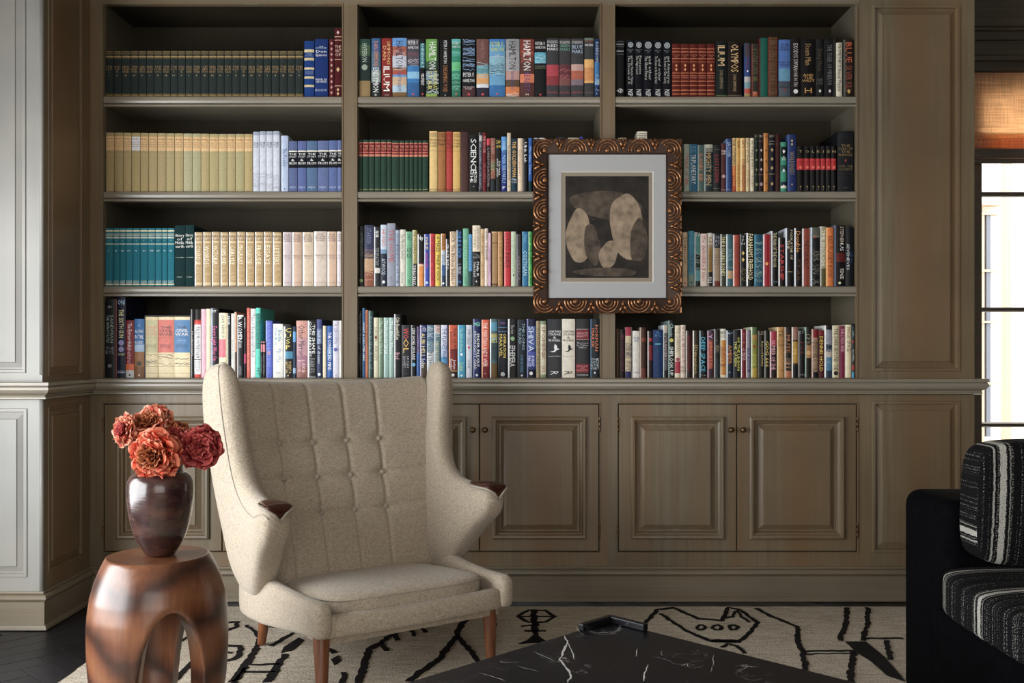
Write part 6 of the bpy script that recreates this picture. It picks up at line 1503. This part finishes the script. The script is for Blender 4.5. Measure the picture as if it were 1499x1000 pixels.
# ================================================================ SOFA WITH STRIPED CUSHIONS
M_velvet = simple('black_velvet', (0.0025,0.0025,0.0035), 0.9, spec=0.04, noise=((40,40,40), 0.4, 0.2))
M_velvet.node_tree.nodes['Principled BSDF'].inputs['Sheen Weight'].default_value = 0.0
def stripe_mat():
    m, nt, p, ns, ln = mat('striped_boucle')
    uvn = N(nt, 'ShaderNodeUVMap', uv_map='UVMap'); sx = N(nt, 'ShaderNodeSeparateXYZ'); ln.new(uvn.outputs[0], sx.inputs[0])
    wob = N(nt, 'ShaderNodeTexNoise', i_Scale=1.0, i_Detail=2.0); mpw = N(nt, 'ShaderNodeMapping'); mpw.inputs['Scale'].default_value = (14, 55, 1); ln.new(uvn.outputs[0], mpw.inputs['Vector']); ln.new(mpw.outputs[0], wob.inputs['Vector'])
    wo = N(nt, 'ShaderNodeMath', operation='MULTIPLY_ADD'); ln.new(wob.outputs[0], wo.inputs[0]); wo.inputs[1].default_value = 0.007; ln.new(sx.outputs[0], wo.inputs[2])
    # thick light stripes at chosen widths (metres across the cloth)
    acc = None
    for pos, w, val in STRIPES:
        s = N(nt, 'ShaderNodeMath', operation='SUBTRACT'); ln.new(wo.outputs[0], s.inputs[0]); s.inputs[1].default_value = pos + 0.0035
        a_ = N(nt, 'ShaderNodeMath', operation='ABSOLUTE'); ln.new(s.outputs[0], a_.inputs[0])
        l = N(nt, 'ShaderNodeMath', operation='LESS_THAN'); ln.new(a_.outputs[0], l.inputs[0]); l.inputs[1].default_value = w/2
        v = N(nt, 'ShaderNodeMath', operation='MULTIPLY'); ln.new(l.outputs[0], v.inputs[0]); v.inputs[1].default_value = val
        if acc is None: acc = v
        else:
            mx_ = N(nt, 'ShaderNodeMath', operation='MAXIMUM'); ln.new(acc.outputs[0], mx_.inputs[0]); ln.new(v.outputs[0], mx_.inputs[1]); acc = mx_
    # fine dashes
    n1 = N(nt, 'ShaderNodeTexNoise', i_Scale=1.0, i_Detail=0.0); m1 = N(nt, 'ShaderNodeMapping'); m1.inputs['Scale'].default_value = (170, 1.5, 1); ln.new(uvn.outputs[0], m1.inputs['Vector']); ln.new(m1.outputs[0], n1.inputs['Vector'])
    n2 = N(nt, 'ShaderNodeTexNoise', i_Scale=1.0, i_Detail=1.0); m2 = N(nt, 'ShaderNodeMapping'); m2.inputs['Scale'].default_value = (260, 330, 1); ln.new(uvn.outputs[0], m2.inputs['Vector']); ln.new(m2.outputs[0], n2.inputs['Vector'])
    r1 = ramp(nt, n1.outputs[0], [(0.52, (0.04,0.04,0.04)), (0.66, (1,1,1))]); r2 = ramp(nt, n2.outputs[0], [(0.53, (0,0,0)), (0.63, (.6,.6,.6))])
    dash = mixc(nt, r1, r2, 1.0, 'MULTIPLY')
    st_ = mixc(nt, ramp(nt, n2.outputs[0], [(0.3, (.55,.55,.55)), (0.5, (1,1,1))]), acc.outputs[0], 1.0, 'MULTIPLY')
    f = mixc(nt, dash, st_, 1.0, 'LIGHTEN')
    ln.new(mixc(nt, (0.004,0.004,0.005,1), (0.44,0.43,0.39,1), f), p.inputs['Base Color'])
    ln.new(bump(nt, n2.outputs[0], 1.0, 0.004), p.inputs['Normal'])
    p.inputs['Roughness'].default_value = 0.95; p.inputs['Specular IOR Level'].default_value = 0.1
    return m
STRIPES = [(0.098, .011, 1.0), (0.118, .004, .8), (0.130, .003, .5), (0.318, .005, .7), (0.340, .016, 1.0), (0.358, .003, .5), (0.62, .012, .9), (-0.14, .006, .7)]
M_stripe = stripe_mat()
so = thing('sofa', 'black velvet sofa with striped black and white seat cushion at right', 'sofa', (1.75, -2.2, 0))
def sl(x, y, z): return (x-1.75, y+2.2, z)
def rbox(name, x0, x1, y0, y1, z0, z1, r, m, parent, seg=5):
    b = B(); b.add([sl(x, y, z) for x in (x0, x1) for y in (y0, y1) for z in (z0, z1)], [(0,1,3,2),(4,6,7,5),(0,4,5,1),(2,3,7,6),(0,2,6,4),(1,5,7,3)])
    o = b.out(name, m, parent, smooth=True); md = o.modifiers.new('bevel', 'BEVEL'); md.width = r; md.segments = seg
    return o
rbox('arm', 1.20, 2.22, -1.45, -1.15, RZ+.002, .643, .045, M_velvet, so)
rbox('arm', 1.20, 2.22, -3.60, -3.30, RZ+.002, .643, .045, M_velvet, so)
rbox('base', 1.17, 2.20, -3.30, -1.45, RZ+.002, .352, .02, M_velvet, so)
rbox('backrest', 1.98, 2.24, -3.30, -1.45, .35, .80, .05, M_velvet, so)
for k, (y0, y1) in enumerate([(-2.37, -1.475), (-3.29, -2.39)]):
    sx_, sy_, sz_ = .43, (y1-y0)/2, .062
    cxs, cys, czs = 1.555, (y0+y1)/2, .418
    def uvs(co, no, cys=cys):
        return (-(co.y - 2.2) - 1.475 + 0.0, co.x + co.z) if k == 0 else (-(co.y-2.2) - 2.0, co.x + co.z)
    cushion('seat_cushion', M_stripe, sx_, sy_, sz_, .02, .22, so, lambda x, y, z, cxs=cxs, cys=cys, czs=czs: sl(cxs+x, cys+y, czs+z), 30, uv=uvs, pw_=9.0)
# loose striped cushion leaning on the far arm
pw = thing('striped_cushion', 'black and white striped cushion standing on the sofa against its far arm', 'cushion', (1.512, -1.548, .490))
def pl_place(x, y, z):  # x: half width (X), y: half height (Z), z: thickness (Y)
    return (x, z - 0.012*(y/.165) , y + .168)
def puv(co, no):
    if abs(no.x) > 0.75: return (co.z + 0.25, co.y)
    return (co.x + .285 + .285, co.z)
cushion('cover', M_stripe, .292, .168, .062, .03, .30, pw, pl_place, 30, uv=puv, pw_=9.0)
